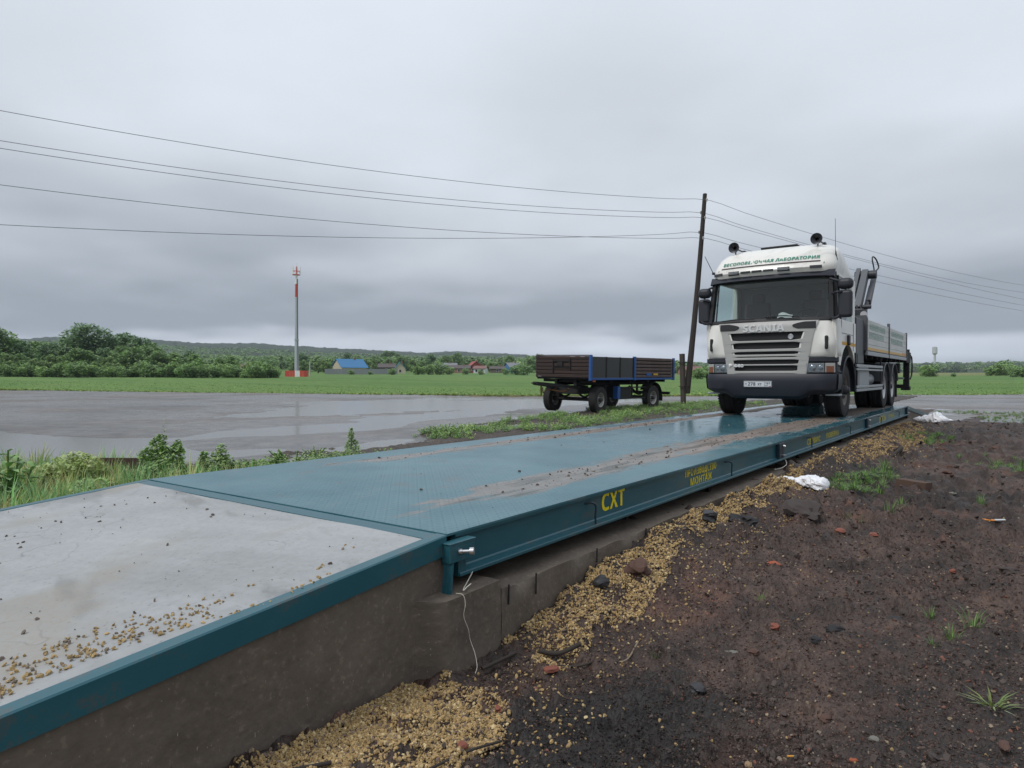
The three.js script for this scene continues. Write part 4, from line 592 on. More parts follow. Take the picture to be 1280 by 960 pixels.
// ---------------------------------------------------------------- drawbar trailer
{
  const c0 = seen(25.5, 2.9), ph = -5 * DEG, ax = V(Math.cos(ph), 0, -Math.sin(ph));
  const tr = thing('drawbar_trailer', 'dark brown drop-side trailer with bright blue corner posts, standing on the wet yard', 'trailer', [c0.x - ax.x * 1.31, 0.035, c0.z - ax.z * 1.31], ph);
  tr.rotation.z = -1.1 * DEG;
  const woodTex = dataTex(512, 128, (u, v) => { const n = tfbm(u, v, 4, 5, 901), s = fbm(u * 6, v * 60, 3, 907), w = tfbm(u, v, 20, 3, 911); let c = mix3([0.018, 0.009, 0.007], [0.052, 0.025, 0.019], clamp(n * 0.8 + (s - 0.5) * 0.8)); return mix3(c, [0.09, 0.062, 0.05], sstep(0.68, 0.82, w + (s - 0.5) * 0.3) * 0.6).map(toS); });
  const wornTex = dataTex(512, 128, (u, v) => { const n = tfbm(u, v, 4, 5, 921), s = fbm(u * 6, v * 60, 3, 927), w = tfbm(u, v, 14, 4, 931); let c = mix3([0.055, 0.033, 0.029], [0.135, 0.088, 0.074], clamp(n * 0.8 + (s - 0.5) * 0.8)); return mix3(c, [0.26, 0.21, 0.18], sstep(0.60, 0.76, w + (s - 0.5) * 0.3) * 0.7).map(toS); });
  const mWood = mat([1, 1, 1], 0.6, 0, { map: woodTex }), mWorn = mat([1, 1, 1], 0.65, 0, { map: wornTex }), mBlue = mat([0.016, 0.085, 0.29], 0.5, 0, { bumpMap: paintBump, bumpScale: 0.004 }), mPlain = mat([0.030, 0.031, 0.030], 0.35), mUnder = mat([0.012, 0.011, 0.011], 0.75), mRust = mat([0.14, 0.07, 0.028], 0.8);
  const H0 = 1.36, H1 = 2.20, LEN = 6.35, HW = 1.31;
  for (let i = 0; i < 6; i++) { const y = H0 + i * 0.14; part('front_board', span(-HW, HW, y + 0.014, y + 0.14 - 0.01, -0.045 + 0.01, 0.012 + (i % 2) * 0.0, 0.012), mWood, tr); part('board_joint', span(-HW, HW, y - 0.012, y + 0.016, -0.045, -0.015), mUnder, tr); }
  part('front_rail', [span(-HW, HW, H1 - 0.002, H1 + 0.035, -0.05, 0.015, 0.006)], mWood, tr);
  part('board_scrape', [span(0.35, 0.62, 2.165, 2.178, 0.0125, 0.016), span(0.85, 1.05, 2.155, 2.170, 0.0125, 0.016), span(-1.2, -1.02, 1.385, 1.40, 0.0125, 0.016)], mat([0.36, 0.33, 0.32], 0.7), tr);
  part('front_ladder', [span(-0.46, -0.41, 1.52, 2.06, 0.013, 0.05, 0.006), span(0.36, 0.41, 1.66, 2.1, 0.013, 0.05, 0.006), span(-0.42, 0.42, 1.985, 2.03, 0.013, 0.05, 0.006), span(-0.42, 0.42, 1.74, 1.775, 0.013, 0.05, 0.006), span(-0.22, 0.05, 1.80, 1.97, 0.013, 0.06, 0.01)], mUnder, tr);
  for (const s of [-1, 1]) for (const [z, w] of [[-0.0, 0.10], [-3.07, 0.13], [-LEN, 0.11]]) if (s > 0 || z < 0) part('corner_post', span(s * (HW - 0.06), s * (HW + 0.035), H0 - 0.10, H1 + 0.03, z - w, z + (z === 0 ? 0.018 : 0), 0.008), mBlue, tr);
  for (const s of [-1, 1]) {
    part('lower_rail', span(s * (HW - 0.04), s * (HW + 0.012), H0 - 0.075, H0 + 0.005, -LEN, -0.1, 0.008), mBlue, tr);
    for (let i = 0; i < 3; i++) { const z0 = -0.14 - i * 0.98; part('side_panel', span(s * (HW - 0.035), s * (HW - 0.005), H0 + 0.01, H1 - 0.03, z0 - 0.90, z0), mPlain, tr); part('panel_post', span(s * (HW - 0.04), s * (HW + 0.008), H0 + 0.01, H1 - 0.02, z0 - 0.975, z0 - 0.905), mUnder, tr); }
    for (let i = 0; i < 6; i++) { const y = H0 + i * 0.14; part('side_board', span(s * (HW - 0.035), s * (HW + 0.018), y + 0.022, y + 0.125, -LEN + 0.1, -3.21, 0.018), mWorn, tr); }
    part('side_backing', span(s * (HW - 0.045), s * (HW - 0.030), H0, H1, -LEN + 0.1, -3.2), mUnder, tr);
  }
  for (let i = 0; i < 6; i++) { const y = H0 + i * 0.14; part('tail_board', span(-HW, HW, y + 0.012, y + 0.13, -LEN - 0.01, -LEN + 0.03, 0.01), mWood, tr); }
  part('blue_plate', span(HW + 0.012, HW + 0.03, H0 + 0.08, H0 + 0.20, -4.45, -4.05, 0.005), mBlue, tr); part('yellow_reflector', span(HW + 0.014, HW + 0.03, H0 + 0.115, H0 + 0.185, -5.0, -4.62, 0.005), mat([0.62, 0.36, 0.02], 0.4), tr);
  part('floor', span(-HW + 0.02, HW - 0.02, H0 - 0.05, H0, -LEN, -0.05), mUnder, tr);
  part('chassis', [span(-0.52, -0.40, 1.06, 1.30, -LEN + 0.1, -0.2), span(0.40, 0.52, 1.06, 1.30, -LEN + 0.1, -0.2), ...[-0.4, -1.6, -3.0, -4.4, -5.8].map((z) => span(-1.2, 1.2, 1.18, 1.29, z - 0.05, z + 0.05))], mUnder, tr);
  const TW = wheelGeos(0.515, 0.29, 0.275, 0.06), mRimT = mat([0.40, 0.39, 0.36], 0.5, 0.4);
  const bogie = new THREE.Group(); bogie.name = 'front_bogie'; tr.add(bogie); bogie.position.set(0, 0, -0.85); bogie.rotation.y = 0.10;
  part('turntable', [new THREE.CylinderGeometry(0.52, 0.52, 0.08, 28).translate(0, 1.0, 0), span(-0.5, 0.5, 0.72, 0.97, -0.6, 0.6, 0.02)], mUnder, bogie);
  part('axle', [cylX(0.075, 2.0, 0, 0.515, 0, 14), ...[-1, 1].map((s) => tube([V(s * 0.45, 0.80, 0.6), V(s * 0.45, 0.60, 0), V(s * 0.45, 0.80, -0.6)], 0.04, 12, 6))], mUnder, bogie);
  for (const s of [-1, 1]) addWheel(bogie, TW, s * 1.03, 0.515, 0, s, mRimT, false);
  part('drawbar', [beamBox(V(-0.48, 0.98, 0.5), V(-0.05, 1.16, 2.85), 0.09, 0.12), beamBox(V(0.48, 0.98, 0.5), V(0.05, 1.16, 2.85), 0.09, 0.12), span(-0.34, 0.34, 1.0, 1.06, 1.1, 1.2), new THREE.TorusGeometry(0.06, 0.025, 8, 16).rotateX(Math.PI / 2).translate(0, 1.17, 2.95)], mUnder, bogie);
  part('tow_chain', [tube([V(-0.4, 0.98, 0.7), V(-0.3, 0.86, 1.2), V(-0.12, 0.92, 1.9), V(0, 0.80, 2.3), V(0.1, 1.0, 2.5)], 0.022, 24, 5), tube([V(0.3, 0.98, 0.8), V(0.25, 0.84, 1.3), V(0.1, 0.90, 1.9)], 0.025, 20, 5), bar(V(-0.02, 0.7, 2.4), V(0, 1.1, 2.45), 0.03)], mRust, bogie);
  for (const s of [-1, 1]) { addWheel(tr, TW, s * 1.03, 0.515, -4.95, s, mRimT, false); const z = -4.95; part('mudguard', rev(gridGeo(14, 1, (u, v) => { const a = lerp(0.5, Math.PI + 0.15, u); return [s * 1.03 + (v - 0.5) * 0.42, 0.55 + Math.sin(a) * 0.62, z + Math.cos(a) * 0.62]; })), mUnder, tr); part('mud_flap', span(s * 1.24, s * 0.82, 0.36, 0.62, z - 0.65, z - 0.62), mUnder, tr); }
  part('axle', [cylX(0.075, 2.0, 0, 0.515, -4.95, 14), ...[-1, 1].map((s) => tube([V(s * 0.45, 0.95, -4.25), V(s * 0.45, 0.64, -4.95), V(s * 0.45, 0.95, -5.65)], 0.045, 12, 6))], mUnder, tr);
  part('spare_wheel', [new THREE.TorusGeometry(0.36, 0.15, 12, 30).rotateY(Math.PI / 2).translate(0.1, 0.72, -2.3)], mTyre, tr);
  part('side_guard', [span(1.10, 1.15, 0.50, 0.56, -4.3, -2.2), span(1.10, 1.15, 0.95, 1.0, -4.3, -2.2), span(1.09, 1.13, 0.5, 1.2, -3.3, -3.24)], mUnder, tr);
  part('tool_box', span(0.5, 1.12, 0.55, 0.98, -3.2, -2.35, 0.02), mUnder, tr); part('blue_box', span(0.95, 1.17, 0.52, 1.02, -2.32, -2.12, 0.01), mBlue, tr);
  part('rear_bumper', [span(-1.2, 1.2, 0.62, 0.74, -LEN + 0.02, -LEN + 0.1), span(-0.5, -0.42, 0.65, 1.1, -LEN + 0.02, -LEN + 0.1), span(0.42, 0.5, 0.65, 1.1, -LEN + 0.02, -LEN + 0.1), span(-0.12, 0.12, 0.75, 0.95, -LEN - 0.2, -LEN + 0.1, 0.03)], mUnder, tr);
  part('corner_light', span(HW - 0.02, HW + 0.03, H0 - 0.14, H0 - 0.09, -0.32, -0.18), mat([0.4, 0.10, 0.03], 0.3), tr);
}
// ---------------------------------------------------------------- pole and wires
const barkTex = dataTex(256, 512, (u, v) => { const n = fbm(u * 30, v * 5, 4, 951), k = fbm(u * 60, v * 12, 2, 957); return mix3([0.018, 0.014, 0.012], [0.052, 0.042, 0.037], clamp(n * 0.8 + k * 0.4)).map(toS); });
{
  const mPole = mat([1, 1, 1], 0.85, 0, { map: barkTex, bumpMap: barkTex, bumpScale: 0.004 }), mStub = mat([0.065, 0.054, 0.043], 0.9, 0, { bumpMap: concBump, bumpScale: 0.02 });
  const B = V(-10.48, 0.6, -28.99), T = V(-9.85, 10.24, -29.60), p = thing('utility_pole', 'leaning dark wooden utility pole lashed to a short stub, beside the truck', 'pole', [-10.53, 0, -28.95]);
  const L = (v) => v.clone().sub(p.position), rows = 40, d = T.clone().sub(B);
  const g = gridGeo(14, rows, (u, v) => { const a = u * Math.PI * 2, r = lerp(0.150, 0.098, v) * (1 + 0.06 * (fbm(v * 20, Math.sin(a) * 2 + 3, 3, 961) - 0.5)), c = B.clone().addScaledVector(d, v); return [c.x - p.position.x + Math.cos(a) * r + 0.05 * Math.sin(v * 3.1), c.y, c.z - p.position.z - Math.sin(a) * r]; }, (u, v) => [u, v * 3]);
  part('pole_shaft', [g, new THREE.SphereGeometry(0.098, 14, 8).scale(1, 0.45, 1).translate(...L(T).toArray())], mPole, p);
  part('stub_post', [beamBox(V(-0.02, -0.4, 0.18), V(-0.12, 2.52, 0.16), 0.17, 0.2)], mStub, p);
  part('wire_lashing', [0.95, 2.1].map((y) => new THREE.TorusGeometry(0.24, 0.02, 6, 20).rotateX(Math.PI / 2).scale(1, 1, 1.2).translate(-0.04, y, 0.07)), mBlack, p);
  const mIns = mat([0.45, 0.45, 0.42], 0.25);
  const at = (y) => { const t = (y - B.y) / d.y; return B.clone().addScaledVector(d, t); };
  const Lw = [[0.00262, -0.08774, 9.86], [0.00259, -0.09669, 9.37], [0.00264, -0.09802, 9.04], [0.00232, -0.09342, 8.03], [0.00182, -0.13391, 8.39]], Rw = [[0.00106, -0.06575, 9.96], [0.00096, -0.06087, 9.37], [0.00042, -0.04693, 9.06], [0.00039, -0.03989, 8.45], [0.00061, -0.05397, 8.11]];
  const LU = V(-0.4612, 0, 0.8873), RU = V(0.30616, 0, -0.95198), side = [1, -1, 1, 1, -1];
  Lw.forEach(([a, b, c], i) => {
    const rc = Rw[i === 3 ? 4 : i === 4 ? 3 : i], y0 = (c + rc[2]) / 2, o = at(y0), off = V(0.8873, 0, 0.4612).multiplyScalar(0.17 * side[i]); o.add(off);
    part('insulator', [new THREE.CylinderGeometry(0.05, 0.035, 0.09, 12).translate(...L(o).toArray()), new THREE.SphereGeometry(0.042, 10, 8).translate(...L(o).add(V(0, 0.06, 0)).toArray()), bar(L(at(y0 - 0.05)), L(o).add(V(0, -0.06, 0)), 0.012, 0.012, 6)], mIns, p);
    const pts = []; for (let s = 62; s > 1; s -= 3) pts.push(V(o.x + LU.x * s, y0 + a * s * s + b * s, o.z + LU.z * s)); pts.push(o.clone().add(V(0, 0.02, 0))); const [ra, rb] = rc; for (let s = 3; s <= 90; s += 4) pts.push(V(o.x + RU.x * s, y0 + ra * s * s + rb * s, o.z + RU.z * s));
    const names = ['topmost overhead wire strung on the leaning wooden pole', 'second overhead wire down on the leaning wooden pole', 'middle overhead wire of the five on the leaning wooden pole', 'lowest overhead wire on the leaning wooden pole', 'overhead wire next above the lowest on the wooden pole'];
    one('overhead_wire', tube(pts, 0.0095, 160, 5), mat([0.12, 0.12, 0.125], 0.6), names[i], 'wire', 'overhead wires on the wooden pole');
  });
}
// ---------------------------------------------------------------- masts
{
  const p0 = seen(188, -59.3), y0 = farY(p0.x, p0.z) - 0.2, m = thing('cell_mast', 'tall grey tubular cell mast with red and white top, standing in the field', 'mast', [p0.x, y0, p0.z]);
  const g = mat([0.42, 0.45, 0.48], 0.5, 0.1), red = mat([0.55, 0.07, 0.045], 0.6), wh = mat([0.75, 0.75, 0.75], 0.6);
  part('lower_tube', new THREE.CylinderGeometry(0.50, 0.62, 10.3, 14).translate(0, 5.15, 0), g, m); part('flange', new THREE.CylinderGeometry(0.62, 0.62, 0.35, 14).translate(0, 10.4, 0), g, m); part('middle_tube', new THREE.CylinderGeometry(0.40, 0.48, 11.6, 14).translate(0, 16.3, 0), g, m);
  part('red_section', new THREE.CylinderGeometry(0.33, 0.40, 3.6, 14).translate(0, 23.9, 0), red, m); part('white_section', new THREE.CylinderGeometry(0.28, 0.33, 3.6, 14).translate(0, 27.5, 0), wh, m);
  part('platform', [new THREE.TorusGeometry(0.95, 0.09, 6, 20).rotateX(Math.PI / 2).translate(0, 28.2, 0), new THREE.TorusGeometry(0.95, 0.07, 6, 20).rotateX(Math.PI / 2).translate(0, 29.2, 0), bar(V(-0.95, 28.2, 0), V(0.95, 28.2, 0), 0.07), bar(V(0, 28.2, -0.95), V(0, 28.2, 0.95), 0.07)], red, m);
  for (let i = 0; i < 6; i++) { const a = i / 6 * 6.283; part('antenna', box(0.28, 2.1, 0.16, 0, 29.3, 1.12, 0.04).rotateY(a), i === 1 ? red : wh, m); }
  part('whip_aerial', bar(V(0.2, 29, 0), V(0.3, 31.6, 0), 0.04), wh, m); part('cable_ladder', span(0.46, 0.60, 0.5, 27, -0.1, 0.1), mat([0.13, 0.14, 0.15], 0.6), m);
  const f = thing('mast_enclosure', 'red and white panel enclosure round the foot of the cell mast', 'fence', [p0.x, y0, p0.z], YAW);
  for (let i = 0; i < 8; i++) part('panel', box(0.62, 1.75, 0.06, -2.35 + i * 0.67, 0.98, 1.6, 0.01), i === 4 || i === 5 ? wh : red, f);
  for (let i = 0; i < 5; i++) for (const s of [-1, 1]) part('panel', box(0.06, 1.75, 0.62, s * 2.68, 0.98, 1.28 - i * 0.67, 0.01), red, f);
  for (const x of [-13, -7.5, 4.5]) one('concrete_post', box(0.22, 4.2, 0.22, p0.x + RGT.x * x - FWD.x * 3, y0 + 2, p0.z + RGT.z * x - FWD.z * 3), mat([0.4, 0.4, 0.38], 0.9), 'slim pale concrete post standing in the grass near the cell mast', 'post', 'concrete posts near the mast');
  const q = seen(520, 322), yq = farY(q.x, q.z) - 0.5, w = thing('water_tower', 'slim pale water tower with a wide tank, far beyond the truck', 'tower', [q.x, yq, q.z]);
  const sil = mat([0.48, 0.50, 0.52], 0.5, 0.2); part('column', new THREE.CylinderGeometry(0.75, 0.8, 16, 16).translate(0, 8, 0), sil, w); part('tank', [new THREE.CylinderGeometry(1.7, 1.7, 4.6, 20).translate(0, 18.3, 0), new THREE.CylinderGeometry(1.7, 0.75, 1.2, 20).translate(0, 15.4, 0)], sil, w); part('tank_roof', new THREE.ConeGeometry(1.8, 0.8, 20).translate(0, 21.0, 0), mat([0.36, 0.37, 0.38], 0.6), w);
}
// ---------------------------------------------------------------- village
{
  const mW = { cream: mat([0.50, 0.43, 0.33], 0.85), white: mat([0.55, 0.56, 0.56], 0.85), red: mat([0.28, 0.07, 0.05], 0.85), wood: mat([0.14, 0.11, 0.09], 0.9), blue: mat([0.05, 0.18, 0.36], 0.8), brick: mat([0.25, 0.14, 0.10], 0.9) };
  const mR = { blue: mat([0.035, 0.17, 0.36], 0.5), grey: mat([0.20, 0.205, 0.215], 0.8), dark: mat([0.10, 0.085, 0.08], 0.85), teal: mat([0.03, 0.24, 0.40], 0.5), red: mat([0.30, 0.06, 0.05], 0.7), rust: mat([0.20, 0.115, 0.10], 0.85) };
  const mPane = phys([0.02, 0.025, 0.03], { roughness: 0.08 });
  // bx0..bx1: bearing columns, d: distance; gable: true when the gable end faces us
  function house(bx, d, w, depth, wallH, roofH, wall, roof, gable, turn, label, wins = 2, group) {
    const p = seen(d, (bx - 640) / 853 * d), h = thing('house', label, 'house', [p.x, farY(p.x, p.z) - 0.3, p.z], YAW + turn, group);
    part('wall', box(w, wallH + 0.3, depth, 0, wallH / 2 + 0.15, 0), mW[wall], h);
    const rw = gable ? w : depth, rl = gable ? depth : w, o = 0.45, tri = poly([[-rw / 2, 0], [rw / 2, 0], [0, roofH]]), gb = extr(tri, rl - 0.1).translate(0, wallH + 0.3, -(rl - 0.1) / 2); if (!gable) gb.rotateY(Math.PI / 2); part('gable', gb, mW[wall], h);
    const sl = Math.hypot(rw / 2, roofH), an = Math.atan2(roofH, rw / 2), rg = [];
    for (const s of [-1, 1]) { const q = new THREE.BoxGeometry(sl + o, 0.14, rl + 2 * o).translate(-(sl + o) / 2 + 0.03, 0.07, 0).rotateZ(an); if (s > 0) q.rotateY(Math.PI); q.translate(0, wallH + 0.3 + roofH, 0); if (!gable) q.rotateY(Math.PI / 2); rg.push(q); }
    const rf = part('roof', rg, mR[roof], h); part('chimney', box(0.6, 1.5, 0.6, w * 0.18, wallH + roofH * 0.9 + 0.5, 0.2), mW.brick, rf);
    for (let i = 0; i < wins; i++) { const x = (i + 0.5) / wins * w - w / 2, win = part('window', box(1.15, 1.35, 0.08, x, wallH * 0.55 + 0.25, depth / 2 + 0.03, 0.01), mW.white, h); part('pane', box(0.92, 1.1, 0.03, x, wallH * 0.55 + 0.25, depth / 2 + 0.072), mPane, win); }
    return h;
  }
  house(437, 300, 12.5, 9, 2.6, 3.6, 'cream', 'blue', false, 0.75, 'cream house under a large bright blue roof, behind a grey fence', 3);
  house(500, 300, 4.6, 5.5, 2.0, 2.9, 'cream', 'teal', true, 0.2, 'small cream house with a steep blue gable beside dark sheds', 1);
  house(484, 320, 7.5, 6, 2.6, 1.6, 'wood', 'dark', false, 0.1, 'brown shed with a dark roof between the two blue roofed houses', 1);
  house(557, 345, 11, 7, 2.6, 2.2, 'wood', 'grey', false, 0.15, 'long grey roofed house with brown walls among the village gardens', 3);
  house(575, 325, 10, 6, 2.2, 1.4, 'brick', 'dark', false, -0.1, 'low brick house with a dark roof beside the red house', 3);
  house(593, 340, 6.5, 7, 3.0, 2.6, 'red', 'red', true, 0.3, 'red walled house with a red roof in the village', 2);
  house(601, 322, 5.5, 6, 2.2, 1.2, 'white', 'rust', false, -0.2, 'small whitewashed house standing in front of the red house', 2);
  house(641, 340, 7, 7, 2.8, 2.2, 'blue', 'grey', false, 0.5, 'blue walled house with a pale grey roof at the village end', 2);
  house(622, 335, 7, 5, 2.0, 1.1, 'wood', 'dark', false, 0.0, 'low dark barn between the white house and the blue house', 1);
  house(304, 160, 7.0, 4.0, 1.6, 1.25, 'brick', 'rust', false, 0.12, 'low brick outbuilding with a faded reddish roof at the edge of the trees', 1);
  house(863, 300, 9, 6, 2.2, 1.5, 'brick', 'rust', false, 0.2, 'brick shed with a rusty roof seen behind the foot of the pole', 2);
  house(384, 620, 11, 7, 3.2, 2.2, 'brick', 'rust', false, 0.2, 'distant brick house among the trees behind the cell mast', 2);
  const a = seen(268, (406 - 640) / 853 * 268), b = seen(272, (497 - 640) / 853 * 272), fn = thing('sheet_fence', 'long grey corrugated sheet fence in front of the blue roofed house', 'fence', [a.x, farY(a.x, a.z), a.z]);
  const n = 22, mF = mat([0.22, 0.235, 0.25], 0.5, 0.3); for (let i = 0; i < n; i++) { const u = (i + 0.5) / n, x = lerp(a.x, b.x, u), z = lerp(a.z, b.z, u), y = farY(x, z); const s = part('sheet', box(Math.hypot(b.x - a.x, b.z - a.z) / n - 0.03, 2.2, 0.06, 0, 1.1, 0), mF, fn); s.position.set(x - a.x, y - farY(a.x, a.z) - 0.1, z - a.z); s.rotation.y = -Math.atan2(b.z - a.z, b.x - a.x); }
}
// ---------------------------------------------------------------- trees and bushes
function leafCloud(r, lobes, n, size, cols, seed) {   // many small bent leaf sprays spread through lobes [x,y,z,rx,ry,rz]
  const p = [], c = [], idx = [], nor = []; const tot = lobes.reduce((s, l) => s + l[3] * l[4], 0);
  for (const l of lobes) {
    const k = Math.round(n * l[3] * l[4] / tot), tone = 0.78 + r() * 0.44;
    for (let i = 0; i < k; i++) {
      let dx, dy, dz, q; do { dx = r() * 2 - 1; dy = r() * 2 - 1; dz = r() * 2 - 1; q = dx * dx + dy * dy + dz * dz; } while (q > 1 || q < 0.16 || r() > 0.25 + q * 0.9);
      const bump = 0.86 + 0.28 * noise2(dx * 3 + seed, dy * 3 + dz * 2, seed), x = l[0] + dx * l[3] * bump, y = l[1] + dy * l[4] * bump, z = l[2] + dz * l[5] * bump;
      const a = r() * 6.283, b = (r() - 0.5) * 1.5, s = size * (0.6 + r() * 0.8), ux = Math.cos(a) * Math.cos(b), uy = Math.sin(b), uz = Math.sin(a) * Math.cos(b), vx = -Math.sin(a), vz = Math.cos(a), t = (r() - 0.5) * 1.2, vy = t;
      const o = p.length / 3; p.push(x - ux * s, y - uy * s, z - uz * s, x + vx * s * 0.55, y + vy * s * 0.5 - 0.15 * s, z + vz * s * 0.55, x + ux * s, y + uy * s, z + uz * s, x - vx * s * 0.55, y - vy * s * 0.5 - 0.15 * s, z - vz * s * 0.55);
      idx.push(o, o + 1, o + 2, o, o + 2, o + 3); const m = cols[Math.floor(r() * cols.length)], w = tone * (0.8 + r() * 0.4); for (let e = 0; e < 4; e++) c.push(m[0] * w, m[1] * w, m[2] * w);
    }
  }
  const g = new THREE.BufferGeometry(); g.setAttribute('position', new THREE.Float32BufferAttribute(p, 3)); g.setAttribute('color', new THREE.Float32BufferAttribute(c, 3)); g.setIndex(idx); g.computeVertexNormals(); return g;
}
const mLeaf = new THREE.MeshPhysicalMaterial({ vertexColors: true, roughness: 1, side: THREE.DoubleSide, transmission: 0.3, thickness: 0 }), mTrunk = mat([0.06, 0.05, 0.04], 0.95);
const GREENS = [[0.155, 0.275, 0.080], [0.190, 0.320, 0.088], [0.140, 0.250, 0.085], [0.220, 0.345, 0.095]], GREENS2 = [[0.210, 0.340, 0.090], [0.240, 0.370, 0.100], [0.180, 0.300, 0.090]], GREENS3 = [[0.130, 0.235, 0.085], [0.155, 0.265, 0.092], [0.115, 0.215, 0.082]];
function treeKind(seed, h, w, trunk, nl, leaves, size, cols) {   // returns {crown, trunk} geometries, base at 0
  const r = rng(seed), lobes = [], limbs = [bar(V(0, -0.3, 0), V(0.1, h * 0.55, 0.05), w * 0.055, w * 0.03, 7)];
  for (let i = 0; i < nl; i++) { const a = i / nl * 6.283 * 2.4 + r(), t = trunk + (1 - trunk) * (0.18 + 0.70 * (i + 0.5) / nl), rr = w * 0.5 * Math.sin(clamp((t - trunk * 0.7) / (1.08 - trunk * 0.7)) * Math.PI) * (0.35 + r() * 0.55), s = w * (0.17 + r() * 0.13); lobes.push([Math.cos(a) * rr, t * h, Math.sin(a) * rr, s, s * (0.72 + r() * 0.3), s]); limbs.push(bar(V(0.05, h * Math.max(0.12, t * 0.55), 0.02), V(Math.cos(a) * rr * 0.9, t * h * 0.97, Math.sin(a) * rr * 0.9), w * 0.018, w * 0.006, 5)); }
  lobes.push([0, h * 0.93, 0, w * 0.17, h * 0.09, w * 0.17]);
  return { crown: leafCloud(r, lobes, leaves, size, cols, seed), trunk: merge(limbs) };
}
const KINDS = [treeKind(11, 8, 6.0, 0.02, 16, 2500, 0.34, GREENS), treeKind(23, 9.5, 6.4, 0.04, 17, 2600, 0.36, GREENS3), treeKind(37, 7, 5.4, 0.0, 15, 2400, 0.32, GREENS2), treeKind(51, 14, 12.5, 0.28, 20, 4200, 0.42, GREENS3), treeKind(67, 8.6, 6.6, 0.04, 15, 2500, 0.36, GREENS)];
const SHRUB = [treeKind(81, 3.0, 4.2, 0.0, 11, 1300, 0.24, GREENS), treeKind(83, 2.6, 3.6, 0.0, 9, 1100, 0.22, GREENS2)];
function tree(name, k, bx, d, s, turn, label, cat, group, sy = 1) {
  const p = seen(d, (bx - 640) / 853 * d), t = thing(name, label, cat, [p.x, farY(p.x, p.z) - 0.15, p.z], turn, group); t.scale.set(s, s * sy, s);
  part('crown', k.crown, mLeaf, t); part('trunk', k.trunk, mTrunk, t); return t;
}
{
  const r = rng(4242);
  // tall trees standing over the thicket
  tree('broadleaf_tree', KINDS[3], 108, 172, 0.93, 0.3, 'tallest broad tree rising over the thicket at the field edge', 'tree'); tree('broadleaf_tree', KINDS[3], 150, 178, 0.80, 2.1, 'second tall tree leaning against the tallest one over the thicket', 'tree'); tree('broadleaf_tree', KINDS[1], 172, 168, 1.05, 4.0, 'upright tree at the low end of the tall clump over the thicket', 'tree'); tree('broadleaf_tree', KINDS[4], -4, 160, 1.35, 1.0, 'tall tree at the far end of the thicket away from the mast', 'tree');
  const rows = [[176, 10, 195, 14, 0.98, [1, 4, 0]], [164, -25, 250, 15, 0.80, [0, 4, 1]], [154, -18, 320, 19, 0.68, [2, 0, 4]], [147, -30, 350, 22, 0.50, [2, 2, 0]]];
  rows.forEach(([d, b0, b1, n, s, ks], ri) => { for (let i = 0; i < n; i++) { const bx = lerp(b0, b1, (i + 0.15 + r() * 0.7) / n), f = bx > 190 ? lerp(1, 0.72, (bx - 190) / 140) : 1; tree('thicket_tree', KINDS[ks[Math.floor(r() * ks.length)]], bx, d + (r() - 0.5) * 6, s * f * (0.88 + r() * 0.3), r() * 6.28, ['tree at the back of the dense green thicket by the field', 'tree in the middle of the dense green thicket by the field', 'tree of the thicket standing just behind its front row', 'low bushy tree in the front row of the dense green thicket'][ri], 'tree', ['thicket trees, back row', 'thicket trees, middle rows', 'thicket trees, second row', 'thicket trees, front row'][ri]); } });
  for (let i = 0; i < 26; i++) tree('thicket_shrub', SHRUB[i % 2], -24 + i * 14.4 + r() * 8, 142.5 + r() * 3, 0.72 + r() * 0.45, r() * 6, 'dense shrub at the foot of the green thicket along the field', 'shrub', 'shrubs at the foot of the thicket');
  for (const [bx, d, s, k] of [[232, 140, 0.9, 0], [252, 141, 0.8, 0], [322, 139, 1.05, 0], [338, 142, 0.8, 0], [285, 143, 0.7, 1], [305, 140, 0.55, 1]]) tree('bush', SHRUB[k], bx, d, s, r() * 6, 'rounded bush in front of the thicket near the brick outbuilding', 'bush', 'bushes in front of the thicket');
  // village and hillside trees
  for (let i = 0; i < 34; i++) { const bx = 350 + r() * 330, d = 355 + r() * 110; tree('garden_tree', KINDS[[0, 2, 4, 1][i % 4]], bx, d, 0.75 + r() * 0.5, r() * 6, 'green tree growing among the village houses', 'tree', 'trees among the village houses'); }
  for (const [bx, d] of [[398, 300], [408, 290], [470, 330], [526, 340], [612, 360], [458, 345], [380, 320], [367, 330], [412, 330], [517, 350], [545, 370]]) tree('garden_tree', KINDS[2], bx, d, 0.7 + r() * 0.35, r() * 6, 'green tree growing among the village houses', 'tree', 'trees among the village houses');
  for (const [bx, d, s] of [[439, 255, 0.7], [463, 258, 0.45], [490, 255, 0.95], [522, 262, 1.3], [536, 262, 1.5], [550, 266, 1.6], [562, 262, 1.1], [582, 270, 0.8], [601, 262, 0.7], [645, 262, 1.2], [655, 255, 1.4], [632, 270, 0.8]]) tree('bush', SHRUB[Math.floor(s * 10) % 2], bx, d, s, r() * 6, 'green bush along the far edge of the field before the village', 'bush', 'bushes before the village');
  for (const [bx, d, s] of [[872, 150, 0.95], [884, 170, 0.7], [878, 200, 1.0], [1157, 210, 1.35], [1163, 214, 1.2], [1192, 205, 0.4], [1238, 230, 1.1], [1247, 232, 1.5], [1256, 235, 1.6], [1264, 228, 1.3], [1277, 185, 1.0], [1288, 182, 1.3], [1268, 200, 1.0]]) tree('bush', SHRUB[Math.floor(s * 10) % 2], bx, d, s, r() * 6, bx < 900 ? 'bush in the field behind the foot of the leaning pole' : 'bush in the field beyond the truck', 'bush', bx < 900 ? 'bushes behind the pole' : 'bushes beyond the truck');
